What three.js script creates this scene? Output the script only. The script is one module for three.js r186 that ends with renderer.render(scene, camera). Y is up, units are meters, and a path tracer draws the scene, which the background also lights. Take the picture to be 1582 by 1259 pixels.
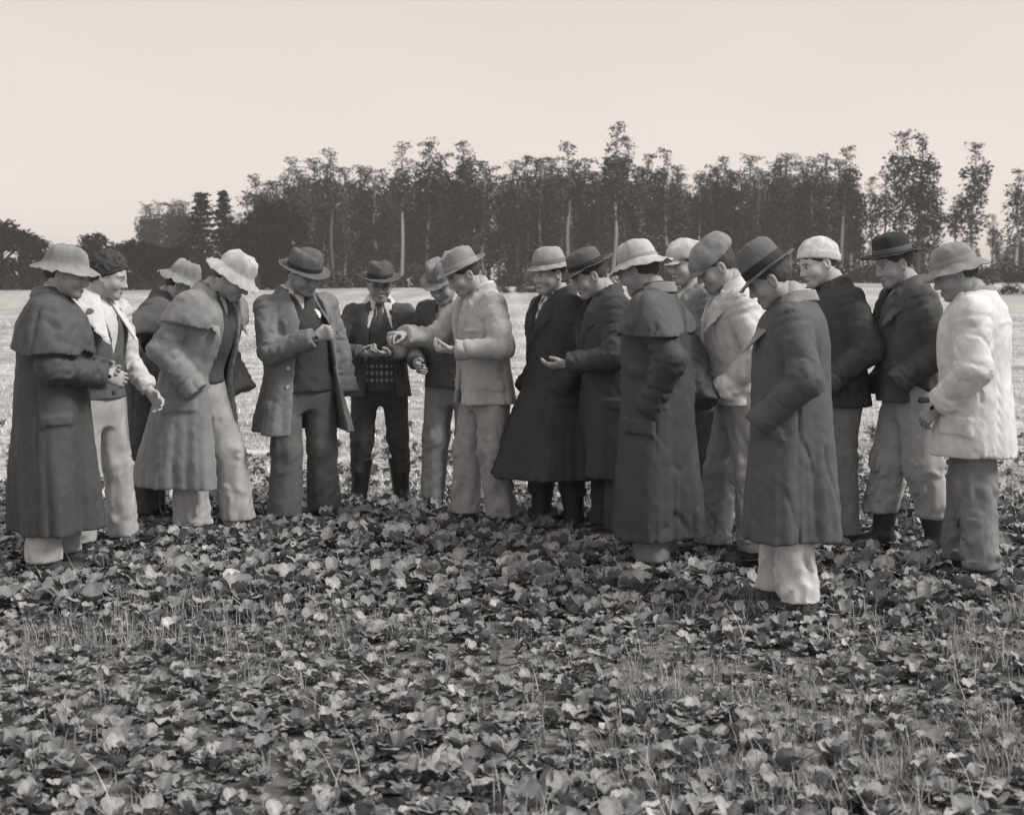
import * as THREE from 'three';
import { mergeGeometries } from 'three/addons/utils/BufferGeometryUtils.js';
import { createNoise3D } from 'simplex-noise';

// ------------------------------------------------------------------ camera, sky, sun, exposure
const scene = new THREE.Scene();
const camera = new THREE.PerspectiveCamera(32.3, 1582 / 1259, 0.1, 3000);
camera.position.set(0, 1.57, 0);
camera.lookAt(0, 1.57 - Math.tan(5.0 * Math.PI / 180) * 10, -10);
camera.focus = 8.4;
camera.userData.fStop = 4.5;

const SKY_W = 256, SKY_H = 128, skyData = new Float32Array(SKY_W * SKY_H * 4);
for (let j = 0; j < SKY_H; j++) {
  const el = ((j + 0.5) / SKY_H - 0.5) * 180;
  const t = Math.min(1, Math.max(0, el) / 16), v0 = 0.93 - 0.19 * (t * t * (3 - 2 * t));
  for (let i = 0; i < SKY_W; i++) {
    const o = (j * SKY_W + i) * 4, a = (i / SKY_W) * Math.PI * 2, v = v0 * (1 + 0.018 * Math.sin(a * 17 + el * 0.31) * Math.sin(el * 0.7 + Math.sin(a * 9) * 2) + 0.014 * Math.sin(a * 41 - el * 0.8) * Math.sin(el * 1.9 + a * 5));
    skyData[o] = v; skyData[o + 1] = v * 0.915; skyData[o + 2] = v * 0.868; skyData[o + 3] = 1;
  }
}
const sky = new THREE.DataTexture(skyData, SKY_W, SKY_H, THREE.RGBAFormat, THREE.FloatType);
sky.mapping = THREE.EquirectangularReflectionMapping; sky.magFilter = THREE.LinearFilter; sky.needsUpdate = true;
scene.background = sky;
scene.environment = sky;

const sun = new THREE.DirectionalLight(new THREE.Color().setRGB(1, 0.95, 0.9), 3.3);
sun.position.set(36, 37, 1);
sun.target.position.set(0, 0, -9);
sun.castShadow = true; sun.shadow.radius = 34;
sun.shadow.mapSize.set(2048, 2048);
Object.assign(sun.shadow.camera, { left: -12, right: 12, top: 12, bottom: -12, near: 1, far: 120 });
scene.add(sun, sun.target);

const renderer = new THREE.WebGLRenderer({ antialias: true });
renderer.toneMapping = THREE.LinearToneMapping;
renderer.toneMappingExposure = 1.0;
renderer.shadowMap.enabled = true;
renderer.setSize(1024, 814);
scene.fog = new THREE.FogExp2(new THREE.Color().setRGB(0.8, 0.76, 0.74), 0.00055);

// ------------------------------------------------------------------ helpers
let seedState = 7;
const reseed = (s) => { seedState = s | 0; };
function rnd() { seedState = (seedState + 0x6d2b79f5) | 0; let t = Math.imul(seedState ^ (seedState >>> 15), 1 | seedState); t = (t + Math.imul(t ^ (t >>> 7), 61 | t)) ^ t; return ((t ^ (t >>> 14)) >>> 0) / 4294967296; }
const rr = (a, b) => a + (b - a) * rnd();
const noise3 = createNoise3D(rnd);
const clamp = (x, a, b) => (x < a ? a : x > b ? b : x);
const sstep = (a, b, x) => { const t = clamp((x - a) / (b - a), 0, 1); return t * t * (3 - 2 * t); };
const smin = (a, b, k) => { const h = Math.max(k - Math.abs(a - b), 0) / k; return Math.min(a, b) - h * h * k * 0.25; };
const smax = (a, b, k) => -smin(-a, -b, k);
const V = (x, y, z) => new THREE.Vector3(x, y, z);
const D2R = Math.PI / 180;

const taken = new Map();
function numbered(name) { const n = taken.get(name) ?? 0; taken.set(name, n + 1); return n ? name + '_' + String(n).padStart(3, '0') : name; }
// the print is neutral in the darks and warm in the lights: dyes and pigments lean slightly cool when dark
function grey(v) { const t = Math.min(1, v / 0.35), c = new THREE.Color(); c.setRGB(v, v * (1.075 - 0.05 * t), v * (1.12 - 0.08 * t)); return c; }
const mats = new Map();
function mat(v, rough = 0.9, extra) {
  const key = v + '/' + rough + JSON.stringify(extra ?? 0);
  if (!mats.has(key)) mats.set(key, new THREE.MeshStandardMaterial({ color: grey(v), roughness: rough, ...extra }));
  return mats.get(key);
}
const vmat = (rough) => { const key = 'v' + rough; if (!mats.has(key)) mats.set(key, new THREE.MeshStandardMaterial({ color: 0xffffff, vertexColors: true, roughness: rough })); return mats.get(key); };
function put(name, geo, m, parent = scene) {
  const o = new THREE.Mesh(geo, m); o.name = parent === scene ? numbered(name) : name;
  o.castShadow = o.receiveShadow = true; parent.add(o); return o;
}
function tag(o, label, category, group, kind) { if (label) o.userData.label = label; if (category) o.userData.category = category; if (group) o.userData.group = group; if (kind) o.userData.kind = kind; return o; }
function colourBy(geo, fn) {
  const p = geo.attributes.position, c = new Float32Array(p.count * 3), col = new THREE.Color();
  for (let i = 0; i < p.count; i++) { col.copy(grey(fn(p.getX(i), p.getY(i), p.getZ(i)))); c[i * 3] = col.r; c[i * 3 + 1] = col.g; c[i * 3 + 2] = col.b; }
  geo.setAttribute('color', new THREE.BufferAttribute(c, 3));
  return geo;
}
// woven cloth: uneven dye, rubbed patches and flecks
const cloth = (v, amount = 1, s = 0) => (x, y, z) => v * (1 + amount * (0.1 * noise3(x * 5 + s, y * 5, z * 5) + 0.08 * noise3(x * 17 + s, y * 13, z * 17) + 0.1 * noise3(x * 85, y * 85, z * 85 + s)));

// ------------------------------------------------------------------ meshing of distance fields (surface nets on a sparse grid)
function netMesh(f, lo, hi, cell) {
  const nx = Math.ceil((hi[0] - lo[0]) / cell) + 1, ny = Math.ceil((hi[1] - lo[1]) / cell) + 1, nz = Math.ceil((hi[2] - lo[2]) / cell) + 1;
  const val = new Float32Array(nx * ny * nz), B = 6, reach = B * cell * 1.35 + 0.02;
  for (let bz = 0; bz < nz; bz += B) for (let by = 0; by < ny; by += B) for (let bx = 0; bx < nx; bx += B) {
    const c = f(lo[0] + (bx + B / 2) * cell, lo[1] + (by + B / 2) * cell, lo[2] + (bz + B / 2) * cell), far = Math.abs(c) > reach;
    for (let z = bz; z < Math.min(bz + B, nz); z++) for (let y = by; y < Math.min(by + B, ny); y++) for (let x = bx, i = x + nx * (y + ny * z); x < Math.min(bx + B, nx); x++, i++)
      val[i] = far ? c : f(lo[0] + x * cell, lo[1] + y * cell, lo[2] + z * cell);
  }
  const id = new Int32Array(nx * ny * nz).fill(-1), pos = [], idx = [];
  const sx = 1, sy = nx, sz = nx * ny, corner = [0, sx, sy, sx + sy, sz, sx + sz, sy + sz, sx + sy + sz];
  for (let z = 0; z < nz - 1; z++) for (let y = 0; y < ny - 1; y++) for (let x = 0; x < nx - 1; x++) {
    const i = x + nx * (y + ny * z); let m = 0;
    for (let k = 0; k < 8; k++) if (val[i + corner[k]] < 0) m |= 1 << k;
    if (m === 0 || m === 255) continue;
    let n = 0, px = 0, py = 0, pz = 0;
    for (let a = 0; a < 8; a++) for (let b = 0; b < 3; b++) {
      const c = a | (1 << b); if (c === a) continue;
      const va = val[i + corner[a]], vb = val[i + corner[c]];
      if ((va < 0) === (vb < 0)) continue;
      const t = va / (va - vb); n++;
      px += (a & 1) + (b === 0 ? t : 0); py += ((a >> 1) & 1) + (b === 1 ? t : 0); pz += ((a >> 2) & 1) + (b === 2 ? t : 0);
    }
    id[i] = pos.length / 3;
    pos.push(lo[0] + (x + px / n) * cell, lo[1] + (y + py / n) * cell, lo[2] + (z + pz / n) * cell);
  }
  const quad = (a, b, c, d, flip) => { if (a < 0 || b < 0 || c < 0 || d < 0) return; if (flip) idx.push(a, c, b, a, d, c); else idx.push(a, b, c, a, c, d); };
  for (let z = 1; z < nz - 1; z++) for (let y = 1; y < ny - 1; y++) for (let x = 1; x < nx - 1; x++) {
    const i = x + nx * (y + ny * z), s = val[i] < 0;
    if (s !== val[i + sx] < 0) quad(id[i - sy - sz], id[i - sz], id[i], id[i - sy], !s);
    if (s !== val[i + sy] < 0) quad(id[i - sx - sz], id[i - sx], id[i], id[i - sz], !s);
    if (s !== val[i + sz] < 0) quad(id[i - sx - sy], id[i - sy], id[i], id[i - sx], !s);
  }
  const g = new THREE.BufferGeometry();
  g.setAttribute('position', new THREE.BufferAttribute(new Float32Array(pos), 3));
  g.setIndex(idx); g.computeVertexNormals();
  return g;
}
function cone(a, b, ra, rb) {                       // rounded cone between two joints
  const ax = a.x, ay = a.y, az = a.z, dx = b.x - ax, dy = b.y - ay, dz = b.z - az, l2 = 1 / (dx * dx + dy * dy + dz * dz + 1e-9);
  return (x, y, z) => { const px = x - ax, py = y - ay, pz = z - az; let t = (px * dx + py * dy + pz * dz) * l2; t = t < 0 ? 0 : t > 1 ? 1 : t; const ex = px - t * dx, ey = py - t * dy, ez = pz - t * dz; return Math.sqrt(ex * ex + ey * ey + ez * ez) - ra - t * (rb - ra); };
}
const ell = (cx, cy, cz, rx, ry, rz) => (x, y, z) => { const a = (x - cx) / rx, b = (y - cy) / ry, c = (z - cz) / rz, q = Math.sqrt(a * a + b * b + c * c); return (q - 1) * Math.min(rx, ry, rz); };
function polygon(pts) {                             // signed distance to a closed 2-D outline
  return (x, y) => {
    let d = 1e9, s = 1; const n = pts.length;
    for (let i = 0, j = n - 1; i < n; j = i++) {
      const ex = pts[j][0] - pts[i][0], ey = pts[j][1] - pts[i][1], wx = x - pts[i][0], wy = y - pts[i][1], t = clamp((wx * ex + wy * ey) / (ex * ex + ey * ey), 0, 1), bx = wx - ex * t, by = wy - ey * t;
      d = Math.min(d, bx * bx + by * by);
      const c1 = y >= pts[i][1], c2 = y < pts[j][1], c3 = ex * wy > ey * wx;
      if ((c1 && c2 && c3) || (!c1 && !c2 && !c3)) s = -s;
    }
    return s * Math.sqrt(d);
  };
}
function table(rows) {                              // [y, half width, half depth, centre z] -> smooth look-up
  const y0 = rows[0][0], y1 = rows[rows.length - 1][0], N = 200, out = new Float32Array((N + 1) * 3);
  const slope = (i, c) => (i <= 0 || i >= rows.length - 1 ? (rows[Math.min(i + 1, rows.length - 1)][c] - rows[Math.max(i - 1, 0)][c]) / (rows[Math.min(i + 1, rows.length - 1)][0] - rows[Math.max(i - 1, 0)][0]) : (rows[i + 1][c] - rows[i - 1][c]) / (rows[i + 1][0] - rows[i - 1][0]));
  for (let n = 0; n <= N; n++) {
    const y = y0 + ((y1 - y0) * n) / N; let i = 0; while (i < rows.length - 2 && rows[i + 1][0] < y) i++;
    const h = rows[i + 1][0] - rows[i][0], t = clamp((y - rows[i][0]) / h, 0, 1), t2 = t * t, t3 = t2 * t;
    for (let c = 0; c < 3; c++) out[n * 3 + c] = (2 * t3 - 3 * t2 + 1) * (rows[i][c + 1] ?? 0) + (t3 - 2 * t2 + t) * h * (slope(i, c + 1) || 0) + (3 * t2 - 2 * t3) * (rows[i + 1][c + 1] ?? 0) + (t3 - t2) * h * (slope(i + 1, c + 1) || 0);
  }
  return { y0, y1, at(y, c) { const u = clamp((y - y0) / (y1 - y0), 0, 1) * N, n = Math.min(N - 1, u | 0), t = u - n; return out[n * 3 + c] * (1 - t) + out[(n + 1) * 3 + c] * t; } };
}
function loft(tab, off = 0, fold) {
  return (x, y, z) => {
    const w = tab.at(y, 0) + off, d = tab.at(y, 1) + off, zz = z - tab.at(y, 2), q = Math.sqrt((x / w) ** 2 + (zz / d) ** 2) + 1e-6, r = Math.sqrt(x * x + zz * zz);
    let dd = q > 0.25 ? r * (1 - 1 / q) * 0.92 : -Math.min(w, d) * 0.7;
    if (fold && Math.abs(dd) < 0.12) dd -= fold(Math.atan2(x, zz), y);
    const dy = Math.max(tab.y0 - y, y - tab.y1);
    return Math.max(dd, dy);
  };
}

// ------------------------------------------------------------------ heads, hair and hands (templates in their own axes)
function headField(x, y, z) {
  const ax = Math.abs(x);
  let d = ell(0, 0.035, -0.015, 0.076, 0.093, 0.098)(x, y, z);
  d = smin(d, HEAD.face(x, y, z), 0.03);
  d = smin(d, HEAD.jaw(ax, y, z), 0.03);
  d = smin(d, HEAD.chin(x, y, z), 0.022);
  d = smin(d, HEAD.brow(ax, y, z), 0.014);
  d = smin(d, HEAD.cheek(ax, y, z), 0.02);
  d = smax(d, -HEAD.socket(ax, y, z), 0.012);
  d = smin(d, HEAD.nose(x, y, z), 0.012);
  d = smin(d, HEAD.wing(ax, y, z), 0.007);
  d = Math.min(d, HEAD.eye(ax, y, z));
  d = smin(d, HEAD.upperLip(ax, y, z), 0.006);
  d = smin(d, HEAD.lowerLip(ax, y, z), 0.006);
  d = smin(d, smax(HEAD.ear(ax, y, z), -HEAD.concha(ax, y, z), 0.006), 0.006);
  return smin(d, HEAD.neck(x, y, z), 0.025);
}
const HEAD = {
  face: ell(0, -0.02, 0.022, 0.064, 0.086, 0.068), jaw: cone(V(0.052, -0.045, -0.005), V(0.02, -0.093, 0.06), 0.02, 0.018), chin: ell(0, -0.099, 0.068, 0.023, 0.019, 0.02),
  brow: cone(V(0.05, 0.019, 0.066), V(0, 0.015, 0.084), 0.011, 0.011), cheek: ell(0.042, -0.03, 0.055, 0.025, 0.028, 0.026), socket: ell(0.031, -0.001, 0.1, 0.018, 0.014, 0.02),
  nose: cone(V(0, 0.01, 0.084), V(0, -0.032, 0.1045), 0.0085, 0.0125), wing: ell(0.012, -0.037, 0.093, 0.008, 0.008, 0.011), eye: ell(0.031, -0.001, 0.075, 0.0125, 0.0115, 0.0125),
  upperLip: cone(V(0.021, -0.067, 0.079), V(0, -0.063, 0.09), 0.005, 0.0065), lowerLip: cone(V(0.018, -0.073, 0.079), V(0, -0.077, 0.088), 0.005, 0.0075),
  ear: ell(0.079, -0.008, -0.012, 0.011, 0.033, 0.02), concha: ell(0.09, -0.006, -0.006, 0.011, 0.02, 0.011), neck: cone(V(0, -0.06, -0.022), V(0, -0.215, -0.05), 0.054, 0.06),
};
function headColour(skin, hair) {
  return (x, y, z) => {
    const ax = Math.abs(x); let v = skin * (1 + 0.07 * noise3(x * 40, y * 40, z * 40) + 0.05 * noise3(x * 90, y * 90, z * 90));
    if (z > 0.07) {
      const ey = (y + 0.001) / 0.009, ex = (ax - 0.031) / 0.0135;
      if (ex * ex + ey * ey < 1 && z < 0.0905) v = Math.abs(ax - 0.031) < 0.006 ? 0.05 : skin * 0.95;
      if (ax > 0.012 && ax < 0.052 && Math.abs(y - 0.02 + (ax - 0.03) * 0.1) < 0.0055) v = hair * 0.6 + skin * 0.35;
      if (ax < 0.022 && y < -0.061 && y > -0.082 && z > 0.082) v = skin * 0.68;
      if (ax < 0.02 && Math.abs(y + 0.07) < 0.0022) v = skin * 0.3;
    }
    if (y < -0.05 && z > 0.0 && !(ax < 0.024 && y > -0.084)) v *= 0.86 + 0.06 * noise3(x * 220, y * 220, z * 220);   // shaved beard
    return v;
  };
}
const headGeo = netMesh(headField, [-0.1, -0.225, -0.13], [0.1, 0.14, 0.14], 0.0056);
function hairField(thick, low) {
  return (x, y, z) => {
    const lump = (0.3 + thick * 28) * (0.008 * noise3(x * 22, y * 22, z * 22) + 0.006 * noise3(x * 55, y * 40, z * 55));
    let d = ell(0, 0.037, -0.018, 0.077 + thick, 0.094 + thick * 1.5, 0.1 + thick)(x, y, z) - lump;
    const line = z * 0.62 - y - low + (z > 0.03 ? 0 : 0) - 0.012 * Math.abs(x) / 0.08;      // forehead to nape
    return smax(d, line, 0.012);
  };
}
const hairGeo = netMesh(hairField(0.005, 0.002), [-0.11, -0.12, -0.14], [0.11, 0.16, 0.13], 0.0095);
const thickHairGeo = netMesh(hairField(0.014, -0.012), [-0.13, -0.12, -0.15], [0.13, 0.19, 0.15], 0.006);

// wrist at the origin, fingers towards +y, palm faces +z, thumb at +x
function handGeometry(curl, spread, thumbIn) {
  const parts = [cone(V(0, -0.03, 0), V(0, 0.012, 0), 0.026, 0.026)], palmE = ell(0.002, 0.046, 0.001, 0.04, 0.052, 0.0185), knuckle = cone(V(-0.03, 0.082, -0.001), V(0.03, 0.088, -0.001), 0.0105, 0.0115), slab = (x, y, z) => smin(palmE(x, y, z), knuckle(x, y, z), 0.02);
  const fingers = [];
  [[-0.031, 0.088, 0.062], [-0.0105, 0.096, 0.078], [0.0105, 0.097, 0.082], [0.031, 0.092, 0.072]].forEach(([fx, fy, len], n) => {
    let p = V(fx, fy - 0.012, 0), a = 0, chain = [];
    [0.45, 0.32, 0.26].forEach((share, k) => { a += curl[k] * (1 + 0.08 * (1.5 - n)); const q = V(p.x + fx * spread * share, p.y + Math.cos(a) * len * share, p.z + Math.sin(a) * len * share); chain.push(cone(p, q, 0.0092 - k * 0.0006, 0.0086 - k * 0.0007)); p = q; });
    fingers.push((x, y, z) => Math.min(chain[0](x, y, z), chain[1](x, y, z), chain[2](x, y, z)));
  });
  const t0 = V(0.028, 0.022, 0.006), t1 = V(0.052, 0.056, 0.018 + thumbIn * 0.012), t2 = V(0.052 - thumbIn * 0.02, 0.086, 0.026 + thumbIn * 0.03), th = [cone(t0, t1, 0.0135, 0.0105), cone(t1, t2, 0.0102, 0.0088)];
  const f = (x, y, z) => {
    let d = smin(parts[0](x, y, z), slab(x, y, z), 0.02);
    d = smin(d, Math.min(th[0](x, y, z), th[1](x, y, z)), 0.012);
    for (const g of fingers) d = smin(d, g(x, y, z), 0.0035);
    return d;
  };
  return netMesh(f, [-0.07, -0.065, -0.03], [0.08, 0.2, 0.11], 0.005);
}
const HANDS = { relaxed: handGeometry([0.35, 0.45, 0.35], 0.1, 0.3), fist: handGeometry([1.35, 1.5, 1.0], 0, 1), pinch: handGeometry([0.85, 0.75, 0.4], 0, 1), open: handGeometry([0.2, 0.25, 0.2], 0.25, 0.1) };

// ------------------------------------------------------------------ the figure
const BODY = table([[0.8, 0.16, 0.1, -0.01], [0.92, 0.163, 0.108, -0.012], [1.05, 0.145, 0.098, 0], [1.2, 0.155, 0.108, 0.004], [1.32, 0.168, 0.108, 0], [1.4, 0.15, 0.09, -0.012], [1.46, 0.09, 0.066, -0.022], [1.5, 0.058, 0.055, -0.03]]);
const PROF = {
  longCoat: [[0.2, 0.238, 0.208, 0.0], [0.5, 0.236, 0.2, 0], [0.75, 0.226, 0.19, 0], [0.95, 0.216, 0.18, 0], [1.15, 0.213, 0.173, -0.002], [1.3, 0.217, 0.166, -0.008], [1.4, 0.198, 0.14, -0.014], [1.455, 0.135, 0.104, -0.02], [1.5, 0.094, 0.087, -0.024], [1.535, 0.083, 0.08, -0.024]],
  jacket: [[0.76, 0.21, 0.168, 0], [0.9, 0.2, 0.158, 0], [1.05, 0.19, 0.147, 0.002], [1.2, 0.198, 0.152, -0.002], [1.3, 0.204, 0.15, -0.008], [1.4, 0.188, 0.126, -0.018], [1.455, 0.122, 0.092, -0.024], [1.5, 0.076, 0.072, -0.026], [1.53, 0.07, 0.07, -0.028]],
  shirt: [[0.9, 0.172, 0.122, 0], [1.05, 0.158, 0.112, 0.002], [1.2, 0.167, 0.12, 0.006], [1.32, 0.178, 0.118, 0.002], [1.4, 0.16, 0.1, -0.011], [1.455, 0.1, 0.076, -0.021], [1.5, 0.068, 0.066, -0.028], [1.52, 0.064, 0.064, -0.03]],
};
const reprofile = (name, hem, flare = 0, swing = 0) => {
  const base = table(PROF[name]), rows = [];
  for (const y of [hem, hem + 0.12, hem + 0.3, 0.95, 1.08, 1.2, 1.3, 1.4, 1.455, 1.5, 1.53]) {
    if (rows.length && y <= rows[rows.length - 1][0] + 0.03) continue;
    const k = Math.max(0, 0.98 - y) * flare;
    rows.push([y, base.at(y, 0) + k, base.at(y, 1) + k, base.at(y, 2) + Math.max(0, 1.0 - y) * swing]);
  }
  return table(rows);
};
function skeleton(p) {
  const lean = (p.lean ?? 0) * D2R, roll = (p.roll ?? 0) * D2R, twist = (p.twist ?? 0) * D2R, piv = V(0, 0.95, 0);
  const rot = new THREE.Matrix4().makeRotationFromEuler(new THREE.Euler(lean, twist, roll, 'XZY'));
  const bend = (v) => v.clone().sub(piv).applyMatrix4(rot).add(piv);
  const cl = Math.cos(-lean), sl = Math.sin(-lean), tmp = [0, 0, 0];
  const unbend = (x, y, z) => {                      // person space -> upright torso space
    const w = sstep(0.86, 1.14, y), a = -lean * w, c = Math.cos(a), s = Math.sin(a), b = -roll * w, cb = Math.cos(b), sb = Math.sin(b), t = -twist * w;
    let yy = y - 0.95, zz = z, xx = x;
    let y2 = yy * c - zz * s, z2 = yy * s + zz * c; yy = y2; zz = z2;
    let x2 = xx * cb - yy * sb; y2 = xx * sb + yy * cb; xx = x2; yy = y2;
    const ct = Math.cos(t), st = Math.sin(t);
    tmp[0] = xx * ct + zz * st; tmp[1] = yy + 0.95; tmp[2] = -xx * st + zz * ct;
    return tmp;
  };
  const arms = {}, legs = {};
  for (const [k, s] of [['L', 1], ['R', -1]]) {
    const a = p[k] ?? {}, sh = bend(V(s * 0.174, 1.396 + (a.lift ?? 0), -0.01 + (a.fwd ?? 0))), target = V(...(a.hand ?? [s * 0.27, 0.83, 0.06])), l1 = 0.295, l2 = 0.262;
    const dir = target.clone().sub(sh); let len = dir.length(); dir.normalize(); len = Math.min(len, l1 + l2 - 0.004);
    const wrist = sh.clone().addScaledVector(dir, len), c = (l1 * l1 - l2 * l2 + len * len) / (2 * len), h = Math.sqrt(Math.max(0, l1 * l1 - c * c));
    const pole = V(...(a.pole ?? [s * 0.5, -0.3, -0.8])); pole.addScaledVector(dir, -pole.dot(dir)).normalize();
    arms[k] = { sh, el: sh.clone().addScaledVector(dir, c).addScaledVector(pole, h), wr: wrist, palm: V(...(a.palm ?? [-s, 0, 0])), pose: a.pose ?? 'relaxed', hidden: a.hidden };
    const f = (p.feet ?? {})[k] ?? [s * 0.12, 0, s * 10], hip = V(s * 0.095, 0.9, -0.01), ank = V(f[0], 0.085, f[1]), kn = hip.clone().lerp(ank, 0.49); kn.z += f[3] ?? 0.02;
    legs[k] = { hip, kn, ank, turn: f[2] * D2R };
  }
  const neck = bend(V(0, 1.47, -0.022)), hd = p.head ?? {};
  const hq = new THREE.Matrix4().makeRotationFromEuler(new THREE.Euler(lean * 0.7 + (hd.p ?? 0) * D2R, (hd.y ?? 0) * D2R + twist, (hd.r ?? 0) * D2R + roll, 'YXZ'));
  const headM = hq.clone(); const c = V(0, 0.139, 0.052).applyMatrix4(hq).add(neck); headM.setPosition(c); const vary = (k) => 1 + 0.05 * Math.sin((p.x ?? 0) * 37 + k * 2.1); headM.scale(V(vary(1), vary(2), vary(3)));
  return { bend, unbend, arms, legs, neck, headM };
}
const wrinkle = (amp, s) => (x, y, z) => amp * (0.35 * noise3(x * 6 + s, y * 1.5, z * 6) + 0.38 * (2.4 * Math.abs(noise3((x + y * 0.8) * 8 + s, (y - x) * 2.6, z * 8 + y * 3)) - 0.7) + 0.3 * (2.2 * Math.abs(noise3((z - y) * 9 + s, (y + z) * 2.2 + 4, x * 6)) - 0.6) + 0.1 * noise3(x * 34, y * 26 + s, z * 34) - 2.0 * sstep(-0.1, 0.5, noise3(x * 3 + s, y * 2.5, z * 3)) * Math.exp(-((noise3((x - z) * 5 + y * 1.5 + s, y * 1.3 + 9, (z + x) * 3) / 0.11) ** 2)));
function skirtFolds(seed, hem, amp) {
  const ph = [0, 1, 2, 3, 4].map((i) => Math.sin(seed * 12.9898 + i * 78.233) * 9), ks = [3, 4, 6, 9, 13];
  return (th, y) => { const k = amp * sstep(1.05, hem, y); if (k < 1e-4) return 0; let v = 0; for (let i = 0; i < 5; i++) { const w = Math.sin(ks[i] * th + ph[i] + y * (i - 2) * 0.9); v += (i < 3 ? w : 1.4 * Math.sqrt(Math.abs(w)) - 1.0) * (i < 3 ? 1 : 0.4); } return k * v * 0.55; };
}
function sleeveField(a, r, amp, seed, cutAt = 1) {
  const up = cone(a.sh, a.el, r[0] * 0.88, r[1]), fw = a.wr.clone().sub(a.el), end = a.el.clone().addScaledVector(fw, cutAt), fo = cone(a.el, end, r[1] * 0.97, r[2]), n = fw.clone().normalize(), ua = a.el.clone().sub(a.sh).normalize();
  const k0 = end.dot(n), armL = a.el.distanceTo(a.sh);
  return (x, y, z) => {
    const d1 = up(x, y, z); let d2 = Math.max(fo(x, y, z), x * n.x + y * n.y + z * n.z - k0);
    let d = smin(d1, d2, 0.03);
    if (Math.abs(d) < 0.04) {
      const t1 = (x - a.el.x) * ua.x + (y - a.el.y) * ua.y + (z - a.el.z) * ua.z, t2 = (x - a.el.x) * n.x + (y - a.el.y) * n.y + (z - a.el.z) * n.z, wb = sstep(-0.04, 0.04, d1 - d2), t = t1 * (1 - wb) + t2 * wb;
      const nearEl = Math.exp(-t * t * 60), nearCuff = d2 < d1 ? 0.5 : 0.35;
      const w1 = noise3(x * 6 + seed, y * 6, z * 6), qe = (x - a.el.x) ** 2 + (y - a.el.y) ** 2 + (z - a.el.z) ** 2, calm = 1 - 0.75 * Math.exp(-qe * 130); d -= calm * amp * (0.4 + 0.5 * nearEl + nearCuff * 0.3) * (2.4 * Math.abs(noise3(t * 11 + seed + w1 * 0.9, x * 7 - z * 6, y * 3 + seed)) - 0.75) * 0.8 + amp * 0.3 * w1 - calm * amp * 1.2 * Math.exp(-((noise3(t * 6 + seed + 30, x * 5 + z * 4, y * 2 - seed) / 0.14) ** 2)); if (d1 < d2 + 0.02) d += 0.008 * Math.exp(-(((t1 + armL - 0.035) / 0.009) ** 2)); else { const ce = x * n.x + y * n.y + z * n.z - k0; d -= 0.005 * sstep(-0.075, -0.066, ce); }
    }
    return d;
  };
}
const BOX = [[-0.75, -0.02, -0.75], [0.75, 1.75, 0.75]];
function boundsOf(sk, pad) {
  const lo = V(-0.4, 0, -0.42), hi = V(0.4, 1.6, 0.46);
  for (const k of ['L', 'R']) for (const j of [sk.arms[k].sh, sk.arms[k].el, sk.arms[k].wr]) { lo.min(j.clone().subScalar(pad)); hi.max(j.clone().addScalar(pad)); }
  for (const k of ['L', 'R']) { lo.min(sk.legs[k].ank.clone().subScalar(0.2)); hi.max(sk.legs[k].ank.clone().addScalar(0.2)); }
  lo.y = -0.03; hi.y = Math.max(hi.y, sk.neck.y + 0.12);
  return [lo.toArray(), hi.toArray()];
}
const region = { f: (x, y, z, P) => Math.max(P(x, y), -z - 0.01), b: (x, y, z, P) => Math.max(P(x, y), z + 0.01), l: (x, y, z, P) => Math.max(P(z, y), 0.02 - x), r: (x, y, z, P) => Math.max(P(z, y), x + 0.02) };
// coats, jackets, waistcoats, shirts and pullovers
function upperField(sk, o) {
  const hem = o.hem, tab = o.tab ?? reprofile(o.prof, hem, o.flare ?? 0, o.swing ?? 0), s = o.seed ?? 1, fold = o.fold ? skirtFolds(s, hem, o.fold) : null;
  const outer = loft(tab, o.off ?? 0, fold), inner = loft(tab, (o.off ?? 0) - 0.03, fold), wr = wrinkle((o.wrinkle ?? 0.006) * 0.75, s * 3.7), cuts = (o.cuts ?? []).map(([side, pts]) => [side, polygon(pts)]), flaps = (o.flaps ?? []).map(([side, pts, t]) => [side, polygon(pts), t ?? 0.011]), seams = (o.seams ?? []).map(([side, pts]) => [side, polygon(pts)]);
  const sl = o.sleeves === null ? [] : ['L', 'R'].map((k, i) => sleeveField(sk.arms[k], o.sleeves ?? [0.082, 0.068, 0.056], (o.sleeveAmp ?? 0.009) * 0.8, s + i * 5, sk.arms[k].hidden ? 1.16 : o.cuff ?? 1));
  const shoulders = o.sleeves === null ? null : ['L', 'R'].map((k) => sk.arms[k].sh);
  const hollowTop = o.shell ? 9 : hem + 0.14;
  return (x, y, z) => {
    const [ux, uy, uz] = sk.unbend(x, y, z);
    let d = outer(ux, uy, uz); const raw = d;
    if (raw < 0.15 && raw > -0.15) {
      for (const [side, P, t] of flaps) { const r = Math.max(region[side](ux, uy, uz, P), raw - t); d = smin(d, r, 0.004); }
      if (Math.abs(raw) < 0.05) d -= wr(x, y, z);
    }
    if (Math.abs(raw) < 0.05) for (const [side, P] of seams) d = smax(d, -Math.max(region[side](ux, uy, uz, P), -(raw + 0.009)), 0.006);
    if (uy < hollowTop) { let di = inner(ux, uy, uz); if (Math.abs(di) < 0.06) di -= wr(x, y, z); d = Math.max(d, -di); }
    for (const [side, P] of cuts) d = Math.max(d, -region[side](ux, uy, uz, P));
    for (let i = 0; i < sl.length; i++) {
      const ds = sl[i](x, y, z), q = Math.hypot(x - shoulders[i].x, y - shoulders[i].y, z - shoulders[i].z), k = 0.008 + 0.045 * (1 - sstep(0.06, 0.24, q));
      d = smin(d, ds, k);
    }
    return d;
  };
}
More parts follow.
